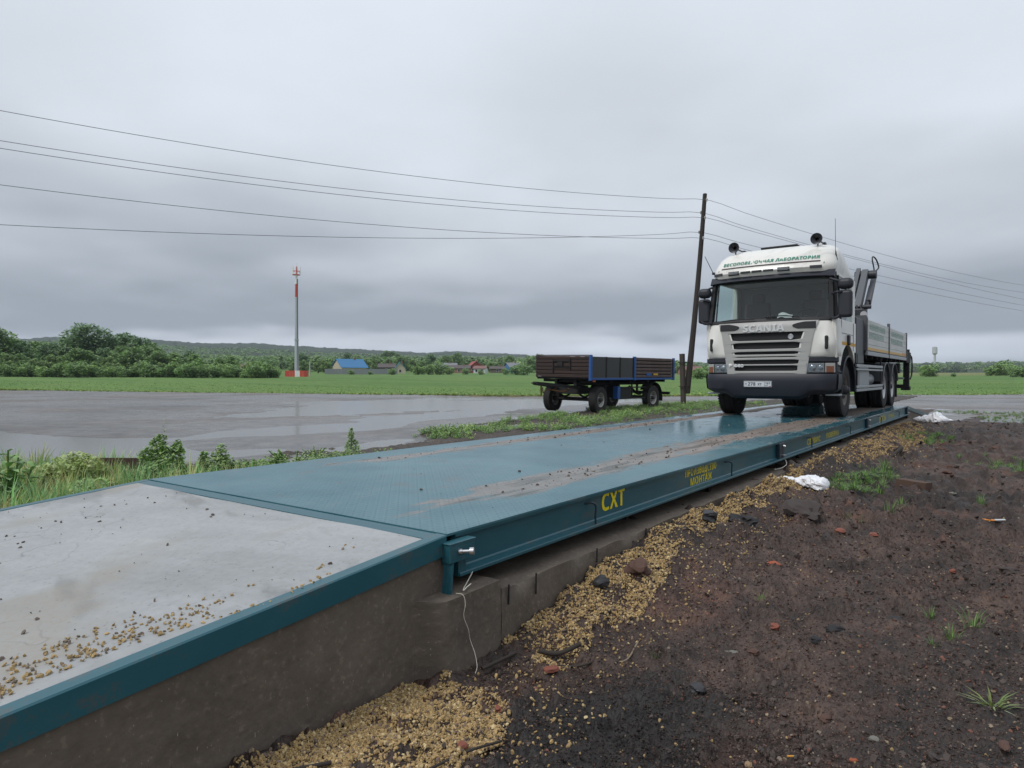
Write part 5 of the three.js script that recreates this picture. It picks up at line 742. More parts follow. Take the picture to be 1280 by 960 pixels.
  for (const [bx, s] of [[478, 1.5], [484, 1.8], [490, 1.7], [496, 1.5], [503, 1.3], [450, 1.1], [510, 1.2]]) tree('hill_tree', KINDS[4], bx, 640, s, r() * 6, 'tall tree in the dark clump on the rise behind the village', 'tree', 'clump of tall trees on the rise');
  // woodland that reads as one mass
  const wk = treeKind(97, 8.5, 9, 0.02, 9, 300, 0.95, GREENS), pos = [];
  for (let i = 0; i < 6500; i++) { const bx = -60 + Math.pow(r(), 0.9) * 1420, d = 380 + Math.pow(r(), 0.7) * 1150; const right = sstep(640, 900, bx); if (right > 0 && r() < right * 0.35 + (d < 800 ? right * 0.6 : 0)) continue; if (bx > 1000 && d < 900) continue; if (d < 520 && bx > 400 && bx < 660 && r() < 0.5) continue; pos.push([bx, d, (0.7 + r() * 0.6) * (1 + sstep(700, 1500, d) * 0.7), r() * 6.28, 0.75 + r() * 0.5]); }
  const im = new THREE.InstancedMesh(wk.crown, mLeaf, pos.length), o = new THREE.Object3D(), col = new THREE.Color();
  pos.forEach(([bx, d, s, t, c], i) => { const p = seen(d, (bx - 640) / 853 * d); o.position.set(p.x, farY(p.x, p.z) - 0.8, p.z); o.rotation.y = t; o.scale.set(s * 1.15, s * 0.95, s * 1.15); o.updateMatrix(); im.setMatrixAt(i, o.matrix); im.setColorAt(i, col.setRGB(c, c, c * 0.95)); });
  im.name = 'far_woodland'; tag(shadows(im), 'distant green woodland covering the rise behind the village', 'woodland', null, 'stuff'); scene.add(im);
}

// ---------------------------------------------------------------- loose things on the ground
function stoneGeo(seed, sx, sy, sz, rugged = 0.35, det = 2, flat = 0) {
  const g = mergeVertices(new THREE.IcosahedronGeometry(1, det).deleteAttribute('uv').deleteAttribute('normal')), p = g.attributes.position;
  for (let i = 0; i < p.count; i++) { let x = p.getX(i), y = p.getY(i), z = p.getZ(i); const n = 1 + (fbm(x * 1.3 + seed * 3.1 + y, z * 1.3 + y * 1.7 + seed, 3, seed) - 0.5) * rugged * 2.2; const cut = (v) => flat ? Math.sign(v) * Math.min(Math.abs(v), 1 - flat * 0.45) : v; p.setXYZ(i, cut(x) * n * sx, cut(y) * n * sy, cut(z) * n * sz); }
  return toCreasedNormals(g, 0.5);
}
const scatter = (name, geo, m, list, label, category) => {   // one mass of loose pieces; list: [x,y,z,scale,colour?,sy?]
  const im = new THREE.InstancedMesh(geo, m, list.length), o = new THREE.Object3D(), c = new THREE.Color(), r = rng(list.length + 7);
  list.forEach((q, i) => { o.position.set(q[0], q[1], q[2]); o.rotation.set(q[6] ? 0 : r() * 6.28, r() * 6.28, q[6] ? 0 : r() * 6.28); o.scale.set(q[3] * (0.75 + r() * 0.5), q[3] * (q[5] || 0.7) * (0.75 + r() * 0.5), q[3]); o.updateMatrix(); im.setMatrixAt(i, o.matrix); const k = q[4] || [1, 1, 1]; im.setColorAt(i, c.setRGB(k[0], k[1], k[2])); });
  im.name = numbered(name); tag(shadows(im), label, category, null, 'stuff'); scene.add(im); return im;
};
const inPoly = (P, x, z) => { let s = false; for (let i = 0, j = P.length - 1; i < P.length; j = i++) { const [a, b] = P[i], [c, d] = P[j]; if ((b > z) !== (d > z) && x < (c - a) * (z - b) / (d - b) + a) s = !s; } return s; };
const mLoose = mat([1, 1, 1], 0.75), pebble = stoneGeo(3, 1.25, 0.8, 0.9, 0.75, 1, 0.4), crumb = stoneGeo(5, 1.2, 0.8, 0.9, 0.95, 1, 0.3);
{
  const r = rng(909), list = [], zones = [[[[0.02, 2.3], [0.02, 0.32], [0.14, 0.17], [0.34, 0.14], [0.60, 0.22], [0.66, 0.42], [0.68, 0.72], [0.62, 1.1], [0.55, 2.3]], 23000, 1], [[[0.12, -0.28], [0.40, -0.30], [0.56, -0.75], [0.60, -1.15], [0.46, -2.0], [0.56, -3.9], [0.52, -4.9], [0.42, -5.6], [0.12, -6.2]], 29000, 1], [[[0.12, -6.4], [0.62, -7.0], [0.9, -8.7], [1.05, -10.8], [0.85, -13.5], [0.5, -16], [0.12, -17]], 20000, 1.2]];
  for (const [P, n, big] of zones) { const xs = P.map((q) => q[0]), zs = P.map((q) => q[1]), x0 = Math.min(...xs) - 0.15, x1 = Math.max(...xs) + 0.25, z0 = Math.min(...zs) - 0.2, z1 = Math.max(...zs) + 0.2; let k = 0, tries = 0; while (k < n && tries++ < n * 12) { const x = lerp(x0, x1, r()), z = lerp(z0, z1, r()), w = (fbm(x * 4, z * 4, 3, 71) - 0.5) * 0.35; if (x < 0.015 + (z < 0.27 ? 0.11 : 0)) continue; if (!inPoly(P, x + w * 0.6, z + w)) { if (r() > 0.035) continue; } if (fbm(x * 5, z * 5, 3, 79) < 0.39 && r() > 0.25) continue; k++; const t = r(), b = 0.7 + r() * 0.55; const c = t < 0.74 ? [0.36 * b, 0.245 * b, 0.105 * b] : t < 0.86 ? [0.50 * b, 0.39 * b, 0.21 * b] : [0.17 * b, 0.12 * b, 0.09 * b]; list.push([x, groundAt(x, z) + 0.004 + r() * 0.006 - 0.003, z, (0.0030 + Math.pow(r(), 1.8) * 0.0060) * big, c, 0.75]); } }
  // strays on the earth
  for (let i = 0; i < 1500; i++) { const x = 0.4 + r() * 2.2, z = 1.2 - r() * 7; if (r() > Math.exp(-(x - 0.4) * 1.1)) continue; const b = 0.6 + r() * 0.5; list.push([x, groundAt(x, z) + 0.002, z, 0.003 + r() * 0.0045, [0.33 * b, 0.23 * b, 0.105 * b], 0.7]); }
  scatter('yellow_gravel', pebble, mLoose, list, 'yellow gravel spilled along the foot of the ramp and foundation', 'gravel');
  // gravel and crumbs lying on the ramp
  const on = [], ry = (z) => DECK - 0.004 - SL * (z - 0.012);
  for (let i = 0; i < 820; i++) { const z = 0.35 + Math.pow(r(), 0.8) * 2.1, e = -0.09 - Math.abs((r() + r() - 1)) * 0.30 - 0.06 * Math.sin(z * 5), b = 0.7 + r() * 0.5; if (fbm(z * 3, e * 6, 2, 83) < 0.40) continue; on.push([e, ry(z) + 0.003, z, 0.0028 + r() * 0.005, r() < 0.85 ? [0.36 * b, 0.25 * b, 0.11 * b] : [0.2 * b, 0.16 * b, 0.12 * b], 0.7]); }
  for (let i = 0; i < 330; i++) { const x = -0.1 - r() * 2.9, z = 0.12 + r() * 3.6, b = 0.5 + r() * 0.7; if (fbm(x * 1.4, z * 1.4, 3, 89) < 0.47) continue; on.push([x, ry(z) + 0.002, z, 0.0025 + Math.pow(r(), 3) * 0.008, [0.12 * b, 0.09 * b, 0.07 * b], 0.6]); }
  scatter('ramp_gravel', pebble, mLoose, on, 'yellow pebbles and dark crumbs scattered on the pale ramp', 'gravel');
  // mud crumbs on the deck
  const mc = []; for (let i = 0; i < 9000 && mc.length < 1500; i++) { const a = 0.6 + Math.pow(r(), 0.8) * 12.5, v = r() * DW, l = lane(a, v); if (l < 0.62 && r() > 0.012) continue; const b = 0.5 + r() * 0.7; mc.push([-v, DECK + 0.002, -a, 0.002 + Math.pow(r(), 6) * 0.012, [0.12 * b, 0.09 * b, 0.07 * b], 0.5]); }
  scatter('mud_crumbs', crumb, mat([1, 1, 1], 0.85), mc, 'crumbs of dark mud dropped by tyres on the weighbridge deck', 'mud');
  // clods, chips and pebbles over the bare earth
  const cl = []; for (let i = 0; i < 62000; i++) { const q = r(), dist = 1.3 * Math.pow(17, Math.pow(r(), 0.9)), a = (-0.12 + r() * 1.1), p = seen(dist * Math.cos(a), dist * Math.sin(a)); if (p.x < 0.25 || p.z < -24) continue; if (fbm(p.x * 1.3, p.z * 1.3, 3, 97) < 0.30 + r() * 0.25) continue; if (Math.pow((p.x - 1.02) / 0.45, 2) + Math.pow((p.z - 0.12) / 0.55, 2) < 1 && r() < 0.8) continue; const t = r(), b = 0.6 + r() * 0.7, s = (0.0016 + Math.pow(r(), 6) * 0.0085) * (1 + dist * 0.14); const c = t < 0.80 ? [0.060 * b, 0.043 * b, 0.036 * b] : t < 0.88 ? [0.15 * b, 0.060 * b, 0.040 * b] : t < 0.95 ? [0.21 * b, 0.165 * b, 0.125 * b] : [0.28 * b, 0.21 * b, 0.13 * b]; if (t > 0.8 && s > 0.010) continue; cl.push([p.x, groundAt(p.x, p.z) + s * 0.15, p.z, s, c, 0.6]); }
  for (let i = 0; i < 90000; i++) { const dist = 1.4 * Math.pow(5, r()), a = -0.15 + r() * 0.95, p = seen(dist * Math.cos(a), dist * Math.sin(a)); if (p.x < 0.25) continue; const b = 0.35 + r() * 1.1, t = r(), blk = Math.exp(-(Math.pow((p.x - 1.02) / 0.42, 2) + Math.pow((p.z - 0.12) / 0.5, 2))), k = 1 - 0.8 * blk; if (t > 0.93 && blk > 0.3) continue; cl.push([p.x, groundAt(p.x, p.z) + 0.001, p.z, (0.0010 + Math.pow(r(), 3) * 0.0030) * (1 + dist * 0.2), t < 0.86 ? [0.075 * b * k, 0.048 * b * k, 0.038 * b * k] : t < 0.93 ? [0.15 * b * k, 0.065 * b * k, 0.04 * b * k] : [0.22 * b, 0.17 * b, 0.12 * b], 0.6]); }
  scatter('earth_clods', crumb, mLoose, cl, 'small clods, brick chips and pebbles strewn over the dark earth', 'rubble');
}
// individual stones, brick pieces, clods
{
  const M = { dark: mat([0.028, 0.027, 0.030], 0.55), black: mat([0.012, 0.011, 0.012], 0.7), grey: mat([0.15, 0.145, 0.125], 0.7), brick: mat([0.20, 0.065, 0.042], 0.85), rust: mat([0.085, 0.045, 0.033], 0.9), tan: mat([0.26, 0.17, 0.095], 0.8), earth: mat([0.050, 0.038, 0.034], 0.9), orange: mat([0.30, 0.075, 0.032], 0.8) };
  for (const k of Object.values(M)) { k.bumpMap = grainBump; k.bumpScale = 0.006; }
  const put = (name, x, z, size, m, label, cat, seed, o = {}) => { const g = stoneGeo(seed, size[0], size[1], size[2], o.rug ?? 0.35, 3, o.flat || 0); g.rotateY(o.turn || seed); const s = one(name, g, M[m], label, cat, o.group); s.position.set(x, groundAt(x, z) + size[1] * (o.sit ?? 0.35), z); return s; };
  put('stone', 0.42, -2.55, [0.10, 0.055, 0.075], 'dark', 'flat-topped dark grey stone on the yellow gravel by the foundation', 'stone', 2, { flat: 0.8 });
  put('stone', 0.29, -1.08, [0.05, 0.04, 0.045], 'dark', 'black stone beside the rust brown clod on the yellow gravel', 'stone', 4); put('clod', 0.42, -1.30, [0.075, 0.055, 0.07], 'rust', 'rust brown clod on the yellow gravel beside a black stone', 'clod', 6, { rug: 0.7 });
  put('stone', 1.15, -0.42, [0.045, 0.022, 0.035], 'dark', 'smooth dark wet stone at the edge of the black earth', 'stone', 8); put('stone', 1.16, -0.86, [0.05, 0.008, 0.022], 'grey', 'thin flat grey stone lying on the bare earth', 'stone', 10, { flat: 0.7 });
  put('clod', 0.86, -3.5, [0.17, 0.075, 0.12], 'earth', 'large dark earth clod beyond the yellow gravel', 'clod', 12, { rug: 0.8 }); put('clod', 0.62, -2.75, [0.10, 0.055, 0.09], 'black', 'black clod beside the flat-topped dark stone', 'clod', 13, { rug: 0.8 });
  put('stone', 1.80, -1.50, [0.075, 0.02, 0.04], 'black', 'black flat lump lying alone on the open earth', 'lump', 14); put('clod', 1.56, -1.28, [0.045, 0.024, 0.035], 'black', 'black clod with a smaller one beside it on the earth', 'clod', 16); put('clod', 1.50, -1.12, [0.035, 0.02, 0.03], 'black', 'smaller of two black clods side by side on the earth', 'clod', 18);
  const bk = 'brick fragments on the earth';
  put('brick_fragment', 0.60, 0.58, [0.024, 0.016, 0.02], 'brick', 'red brick fragment on the edge of the yellow gravel, by a stick', 'brick', 20, { flat: 0.5, group: bk }); put('brick_fragment', 0.57, 0.87, [0.03, 0.017, 0.018], 'brick', 'red brick fragment among yellow gravel next to a bent stick', 'brick', 22, { flat: 0.5, group: bk }); put('brick_fragment', 0.53, 0.25, [0.03, 0.012, 0.02], 'brick', 'dull red brick piece half sunk in the reddish earth', 'brick', 24, { flat: 0.5, group: bk }); put('brick_fragment', 0.50, -0.20, [0.045, 0.016, 0.03], 'brick', 'red brick piece by the fork of two sticks', 'brick', 26, { flat: 0.5, group: bk });
  put('brick_fragment', 1.83, -0.24, [0.017, 0.010, 0.012], 'orange', 'small bright orange brick chip on the dark earth', 'brick', 28, { flat: 0.5, group: bk }); put('brick_fragment', 1.27, -1.24, [0.04, 0.015, 0.028], 'brick', 'broken red brick on the earth amid pale chips', 'brick', 30, { flat: 0.5, group: bk }); put('brick_fragment', 1.05, -2.0, [0.05, 0.02, 0.035], 'orange', 'orange red brick lump on the earth', 'brick', 32, { group: bk }); put('brick_fragment', 1.2, -3.3, [0.06, 0.022, 0.04], 'brick', 'brick red lump near a grass tuft', 'brick', 33, { group: bk });
  put('stone', 1.90, -0.15, [0.014, 0.009, 0.012], 'tan', 'small tan pebble beside the orange brick chip', 'pebble', 34); put('stone', 1.52, 0.02, [0.016, 0.011, 0.013], 'tan', 'tan pebble near the cigarette end', 'pebble', 36); put('stone', 1.88, -0.36, [0.02, 0.011, 0.016], 'grey', 'rounded grey brown stone flush with the earth', 'stone', 38);
  const r = rng(77); for (let i = 0; i < 84; i++) { const d = 2.6 + Math.pow(r(), 0.8) * 14, a = 0.12 + r() * 0.55, p = seen(d * Math.cos(a), d * Math.sin(a)); if (p.x < 0.75 || p.z < -20) continue; const s0 = 0.010 + d * 0.0040 * (0.5 + r()), k = ['earth', 'earth', 'earth', 'rust', 'rust', 'grey', 'brick', 'black'][Math.floor(r() * 8)]; const s = s0 * (k === 'brick' || k === 'grey' ? 0.55 : 1), nm = { earth: 'earth_clod', rust: 'earth_clod', black: 'earth_clod', grey: 'stone', brick: 'brick_fragment' }[k], lb = { earth: 'dark brown clod lying loose on the open earth', rust: 'rust coloured clod lying loose on the open earth', black: 'black clod lying loose on the open earth', grey: 'pale grey stone lying loose on the open earth', brick: 'red brick bit lying loose on the open earth' }[k]; put(nm, p.x, p.z, [s * (1 + r()), s * 0.6, s * (0.8 + r() * 0.5)], k, lb, nm === 'stone' ? 'stone' : nm === 'brick_fragment' ? 'brick' : 'clod', 100 + i, { rug: 0.55, group: lb }); }
  // wood and litter
  const mStick = mat([0.035, 0.027, 0.022], 0.9), mPale = mat([0.20, 0.16, 0.12], 0.9);
  const stick = (pts, rad, m, label) => one('stick', tube(pts.map(([x, z, h]) => V(x, groundAt(x, z) + (h ?? rad * 1.2), z)), rad, 16, 6), m, label, 'stick');
  stick([[0.36, -0.30, 0.035], [0.44, -0.36, 0.04], [0.52, -0.45, 0.03]], 0.013, mStick, 'thick black stick at the edge of the yellow gravel'); stick([[0.47, -0.30], [0.56, -0.36], [0.65, -0.44]], 0.006, mStick, 'long thin dark stick lying across the earth'); stick([[0.72, -0.44], [0.73, -0.56], [0.73, -0.68]], 0.0055, mPale, 'short grey stick crossing the end of a thin dark one'); stick([[0.60, 0.80, 0.02], [0.66, 0.62, 0.03], [0.70, 0.46, 0.025]], 0.006, mStick, 'straight black stick at the outer edge of the gravel'); stick([[0.58, 0.95], [0.66, 0.84, 0.02], [0.68, 0.74], [0.76, 0.72]], 0.006, mStick, 'bent black twig by the brick fragment in the gravel'); stick([[0.12, 1.5, 0.02], [0.20, 1.2, 0.035], [0.28, 0.95, 0.02]], 0.009, mStick, 'dark stick lying along the foot of the ramp wall'); stick([[0.215, -0.02, 0.02], [0.24, -0.16, 0.03], [0.26, -0.24, 0.02]], 0.010, mStick, 'black stick at the foot of the concrete corner block'); stick([[0.85, -8.6], [0.95, -9.0], [0.8, -9.5]], 0.03, mStick, 'dark branch lying across the far gravel');
  const cb = thing('cigarette_end', 'orange cigarette end on the dark earth', 'cigarette', [1.63, groundAt(1.63, -0.13) + 0.006, -0.13], 0.6); part('filter', cylX(0.004, 0.022, 0, 0, 0, 10), mat([0.55, 0.26, 0.04], 0.8), cb); part('ash', cylX(0.0036, 0.008, 0.0155, 0, 0, 10), mat([0.4, 0.4, 0.4], 0.9), cb);
  const pk = thing('litter_wrapper', 'orange and white wrapper lying far out on the earth', 'wrapper', [2.17, groundAt(2.17, -4.48) + 0.01, -4.48], 0.2); part('orange_half', box(0.085, 0.008, 0.045, -0.04, 0, 0, 0.003), mat([0.6, 0.20, 0.02], 0.6), pk); part('white_half', box(0.075, 0.007, 0.04, 0.042, 0.003, 0.003, 0.003).rotateZ(0.12), mat([0.5, 0.5, 0.5], 0.6), pk);
  const bl = one('wood_block', roughBlock(-0.17, 0.17, 0, 0.09, -0.06, 0.06, 0.012, 0.03, 9), mat([0.085, 0.05, 0.035], 0.9), 'short brown block of wood lying on the earth near the grass', 'block'); bl.position.set(1.42, groundAt(1.42, -6) - 0.01, -6.0); bl.rotation.y = -0.5;
  // crumpled plastic bags
  const mBag = phys([0.85, 0.85, 0.87], { roughness: 0.5, side: THREE.DoubleSide, transmission: 0.1, thickness: 0 });
  const bag = (x, z, L, W, H, turn, seed, label) => { const g = gridGeo(60, 26, (u, v) => { const a = v * Math.PI * 2, s = u * 2 - 1, f = Math.pow(Math.max(0, 1 - Math.pow(Math.abs(s), 2.6)), 0.55) * (0.55 + 0.45 * noise2(u * 4 + seed, 2, 3)) * lerp(0.5, 1.15, u); const n = 1 + (Math.abs(fbm(u * 9, Math.sin(a) * 2 + seed, 4, 5) - 0.5) * -1.4 + 0.25) + (fbm(u * 24, Math.cos(a) * 5 + seed, 2, 9) - 0.5) * 0.25; return [s * L / 2, Math.max(-0.01, Math.sin(a) * H * f * n * (0.6 + 0.8 * noise2(u * 6, seed, 8)) + H * 0.25), Math.cos(a) * W / 2 * f * n + 0.05 * Math.sin(u * 7 + seed)]; }); const o = one('plastic_bag', toCreasedNormals(g, 0.35), mBag, label, 'bag'); o.position.set(x, groundAt(x, z) + 0.005, z); o.rotation.y = turn; return o; };
  bag(0.50, -5.1, 0.64, 0.28, 0.11, -0.95 + 0.55, 1, 'crumpled white plastic bag on the gravel beside the weighbridge'); bag(0.62, -17.2, 0.8, 0.45, 0.17, -0.3, 2, 'larger white plastic sheet heaped by the far ramp'); bag(0.3, -22.6, 1.0, 0.5, 0.12, 0.4, 3, 'white plastic scrap beside the muddy ruts behind the far ramp');
  // rusty steel angle in the weeds
  const an = one('rusty_beam', [span(-0.62, 0.62, 0, 0.012, -0.09, 0.09), span(-0.62, 0.62, 0, 0.15, -0.09, -0.078)], mat([0.075, 0.045, 0.034], 0.85), 'rusty steel angle beam lying in the weeds left of the ramp', 'beam'); an.position.set(-6.75, 0.26, -1.35); an.rotation.set(0.1, 0.62, -0.06);
}
// ---------------------------------------------------------------- grass and weeds
function tuftGeo(seed, n, h, spread, w, cols) {
  const r = rng(seed), p = [], c = [], idx = [];
  for (let i = 0; i < n; i++) { const a = r() * 6.28, l = h * (0.5 + r() * 0.6), o = r() * spread * 0.4, b = (0.15 + r() * 0.9) * spread, bx = Math.cos(a) * o, bz = Math.sin(a) * o, sx = -Math.sin(a) * w, sz = Math.cos(a) * w, k = p.length / 3, m = cols[Math.floor(r() * cols.length)], t = 0.75 + r() * 0.5;
    p.push(bx - sx, 0, bz - sz, bx + sx, 0, bz + sz, bx + Math.cos(a) * b * 0.35 - sx * 0.8, l * 0.6, bz + Math.sin(a) * b * 0.35 - sz * 0.8, bx + Math.cos(a) * b * 0.35 + sx * 0.8, l * 0.6, bz + Math.sin(a) * b * 0.35 + sz * 0.8, bx + Math.cos(a) * b, l * (0.8 + r() * 0.2), bz + Math.sin(a) * b);
    idx.push(k, k + 1, k + 2, k + 1, k + 3, k + 2, k + 2, k + 3, k + 4); for (let e = 0; e < 5; e++) c.push(m[0] * t, m[1] * t, m[2] * t); }
  const g = new THREE.BufferGeometry(); g.setAttribute('position', new THREE.Float32BufferAttribute(p, 3)); g.setAttribute('color', new THREE.Float32BufferAttribute(c, 3)); g.setIndex(idx); g.computeVertexNormals(); return g;
}
const mBlade = new THREE.MeshPhysicalMaterial({ vertexColors: true, roughness: 0.7, side: THREE.DoubleSide, transmission: 0.3, thickness: 0 });
const GRASS = [[0.12, 0.24, 0.045], [0.155, 0.28, 0.06], [0.10, 0.20, 0.04]], DRY = [[0.44, 0.46, 0.20], [0.36, 0.43, 0.15], [0.52, 0.50, 0.26]];
// leafy weed: stem with bent leaves
function leafGeo(p, c, idx, x, y, z, a, pitch, len, wid, col) {
  const ca = Math.cos(a), sa = Math.sin(a), n = 3, base = p.length / 3; for (let i = 0; i <= n; i++) { const u = i / n, w = wid * Math.sin(Math.PI * (0.12 + 0.86 * u)) , d = len * u * Math.cos(pitch), h = len * u * Math.sin(pitch) - len * 0.45 * u * u; p.push(x + ca * d - sa * w, y + h + w * 0.25, z + sa * d + ca * w, x + ca * d, y + h - w * 0.12, z + sa * d, x + ca * d + sa * w, y + h + w * 0.25, z + sa * d - ca * w); for (let e = 0; e < 3; e++) c.push(...col); }
  for (let i = 0; i < n; i++) { const k = base + i * 3; idx.push(k, k + 1, k + 3, k + 1, k + 4, k + 3, k + 1, k + 2, k + 4, k + 2, k + 5, k + 4); }
}
function weedGeo(seed, h, stems, per, len, cols, spread) {
  const r = rng(seed), p = [], c = [], idx = [], st = [];
  for (let s = 0; s < stems; s++) { const a = r() * 6.28, o = r() * spread * 0.5, top = h * (0.6 + r() * 0.45), lx = Math.cos(a) * spread * (0.2 + r() * 0.6), lz = Math.sin(a) * spread * (0.2 + r() * 0.6), bx = Math.cos(a) * o, bz = Math.sin(a) * o; st.push(tube([V(bx, -0.05, bz), V(bx + lx * 0.4, top * 0.5, bz + lz * 0.4), V(bx + lx, top, bz + lz)], 0.006 + h * 0.004, 8, 5));
    for (let i = 0; i < per; i++) { const t = 0.08 + 0.92 * (i + r() * 0.6) / per, m = cols[Math.floor(r() * cols.length)], w = 0.75 + r() * 0.5; leafGeo(p, c, idx, bx + lx * t * lerp(0.7, 1, t), top * t, bz + lz * t * lerp(0.7, 1, t), r() * 6.28, 0.25 + r() * 0.9, len * (0.6 + r() * 0.7) * lerp(1.1, 0.55, t), len * (0.20 + r() * 0.10) * lerp(1.1, 0.6, t), m.map((q) => q * w)); } }
  const g = new THREE.BufferGeometry(); g.setAttribute('position', new THREE.Float32BufferAttribute(p, 3)); g.setAttribute('color', new THREE.Float32BufferAttribute(c, 3)); g.setIndex(idx); g.computeVertexNormals(); return { leaves: g, stems: merge(st) };
}
const WEED = [[0.19, 0.34, 0.075], [0.24, 0.40, 0.10], [0.16, 0.29, 0.08], [0.30, 0.42, 0.13]], mStem = mat([0.10, 0.15, 0.05], 0.8);
{
  const weed = (x, z, seed, h, stems, per, len, spread, label, cols = WEED) => { const g = weedGeo(seed, h, stems, per, len, cols, spread), t = thing('weed_plant', label, 'plant', [x, groundAt(x, z) - 0.02, z], seed); part('leaves', g.leaves, mBlade, t); part('stems', g.stems, mStem, t); return t; };
  const bushy = (x, z, seed, lobes, n, size, label, cols = WEED, sp = 0) => { const r = rng(seed), t = thing('weed_plant', label, 'plant', [x, groundAt(x, z) - 0.03, z], seed); part('leaves', leafCloud(r, lobes, n, size, cols, seed), mBlade, t); const st = []; for (let i = 0; i < 9; i++) { const l = lobes[i % lobes.length]; st.push(tube([V((r() - 0.5) * 0.1, -0.05, (r() - 0.5) * 0.1), V(l[0] * 0.5, l[1] * 0.5, l[2] * 0.5), V(l[0] + (r() - 0.5) * l[3], l[1] + l[4] * 0.6 * r(), l[2] + (r() - 0.5) * l[5])], 0.006, 8, 5)); } part('stems', st, mStem, t); if (sp) { const sg = weedGeo(seed + 1, sp, 1, 70, 0.05, [[0.30, 0.38, 0.16], [0.36, 0.42, 0.2]], 0.03); part('flower_spike', sg.leaves, mBlade, t); } return t; };
  bushy(-5.85, -1.5, 5, [[0, 0.36, 0, 0.20, 0.24, 0.22], [-0.25, 0.20, 0.2, 0.22, 0.20, 0.26], [0.25, 0.24, -0.15, 0.22, 0.2, 0.3], [0.03, 0.56, 0.05, 0.10, 0.16, 0.10], [-0.14, 0.46, -0.06, 0.08, 0.18, 0.08], [0.18, 0.44, 0.08, 0.08, 0.14, 0.08]], 3600, 0.026, 'tallest bushy weed with a flowering spike, left of the weighbridge', WEED, 0.98);
  bushy(-5.6, -2.0, 7, [[0, 0.26, 0, 0.22, 0.2, 0.26], [0.24, 0.18, -0.22, 0.24, 0.16, 0.26], [-0.18, 0.16, 0.2, 0.22, 0.16, 0.22], [0.06, 0.42, -0.05, 0.07, 0.14, 0.07], [-0.1, 0.36, 0.1, 0.06, 0.14, 0.06]], 2800, 0.026, 'dense rounded weed beside the tallest bushy one');
  bushy(-5.5, -2.75, 8, [[0, 0.18, 0, 0.28, 0.15, 0.3], [0.2, 0.13, -0.4, 0.26, 0.12, 0.3], [0.05, 0.3, 0.05, 0.06, 0.12, 0.06]], 1900, 0.028, 'low spreading weed trailing off from the tall clump toward the yard');
  bushy(-6.6, -0.85, 10, [[0, 0.30, 0, 0.34, 0.22, 0.34], [0.3, 0.2, -0.1, 0.3, 0.18, 0.3]], 2600, 0.03, 'pale green weed between the broad-leaved one and the rusty beam', [[0.40, 0.48, 0.17], [0.32, 0.42, 0.13]]);
  bushy(-5.4, -0.5, 11, [[0, 0.17, 0, 0.26, 0.14, 0.28], [0.2, 0.13, -0.2, 0.22, 0.11, 0.24]], 1300, 0.027, 'small leafy weed poking over the ramp edge');
  bushy(-8.5, -6.6, 12, [[0, 0.12, 0, 0.16, 0.12, 0.14], [0.06, 0.28, 0.02, 0.07, 0.12, 0.07], [-0.04, 0.36, 0, 0.05, 0.14, 0.05]], 480, 0.026, 'single upright weed between two muddy puddles');
  weed(-5.9, 0.05, 9, 0.66, 5, 20, 0.22, 0.20, 'broad-leaved weed standing alone beside the ramp edge', [[0.17, 0.31, 0.09], [0.21, 0.36, 0.115]]);
  weed(-6.6, -3.8, 13, 0.28, 10, 16, 0.10, 0.4, 'flat weed patch on the mud before the puddles'); weed(-7.8, -5.2, 14, 0.20, 9, 14, 0.09, 0.35, 'tiny weed on the bare mud between puddles'); weed(-8.6, -9.6, 15, 0.26, 12, 16, 0.10, 0.6, 'first leafy clump at the start of the green verge');
  // verge and meadow plants nobody could count
  const rosette = weedGeo(41, 0.26, 6, 9, 0.11, WEED, 0.22).leaves, r = rng(313), v = [];
  for (let i = 0; i < 9000 && v.length < 1700; i++) { const z = -9 - r() * 24, xv = interp(VERGE, z), x = lerp(-3.6, xv, r()); const f = fbm(x * 0.7, z * 0.5, 3, 17), near = (x - xv) / (-3.6 - xv); if (f < 0.46 - 0.08 * sstep(-11, -18, z) || (near > 0.45 && r() > 0.3)) continue; const b = 0.8 + r() * 0.5, y = groundAt(x, z); v.push([x, y - 0.03, z, (0.32 + r() * 0.42) * (near > 0.5 ? 0.7 : 1), r() < 0.12 ? [1.7 * b, 1.4 * b, 1.6 * b] : [b, b, b], 0.8 + r() * 0.5, 1]); }
  for (let i = 0; i < 170; i++) { const x = -4.0 - r() * 3.4, z = -2.2 - r() * 3.2; v.push([x, groundAt(x, z), z, 0.4 + r() * 0.5, [0.9, 0.9, 0.9], 0.8, 1]); }
  scatter('verge_weeds', rosette, mBlade, v, 'low leafy weeds covering the strip left of the weighbridge', 'weeds');
  const long = tuftGeo(51, 26, 0.42, 0.24, 0.006, DRY), lg = []; for (let i = 0; i < 900; i++) { const x = -3.7 - r() * 5.2, z = 2.6 - r() * 4.6, b = 0.8 + r() * 0.5; lg.push([x, groundAt(x, z) - 0.02, z, 0.6 + r() * 0.6, [b * (r() < 0.5 ? 0.6 : 1), b, b * 0.9], 0.7 + r() * 0.5, 1]); }
  scatter('pale_grass', long, mBlade, lg, 'pale long grass growing left of the ramp', 'grass');
  const tf = tuftGeo(61, 22, 0.16, 0.13, 0.0035, GRASS), tuft = (x, z, s, label, group, turn) => { const o = one('grass_tuft', tf, mBlade, label, 'grass tuft', group); o.position.set(x, groundAt(x, z) - 0.01, z); o.scale.setScalar(s); o.rotation.y = turn; return o; };
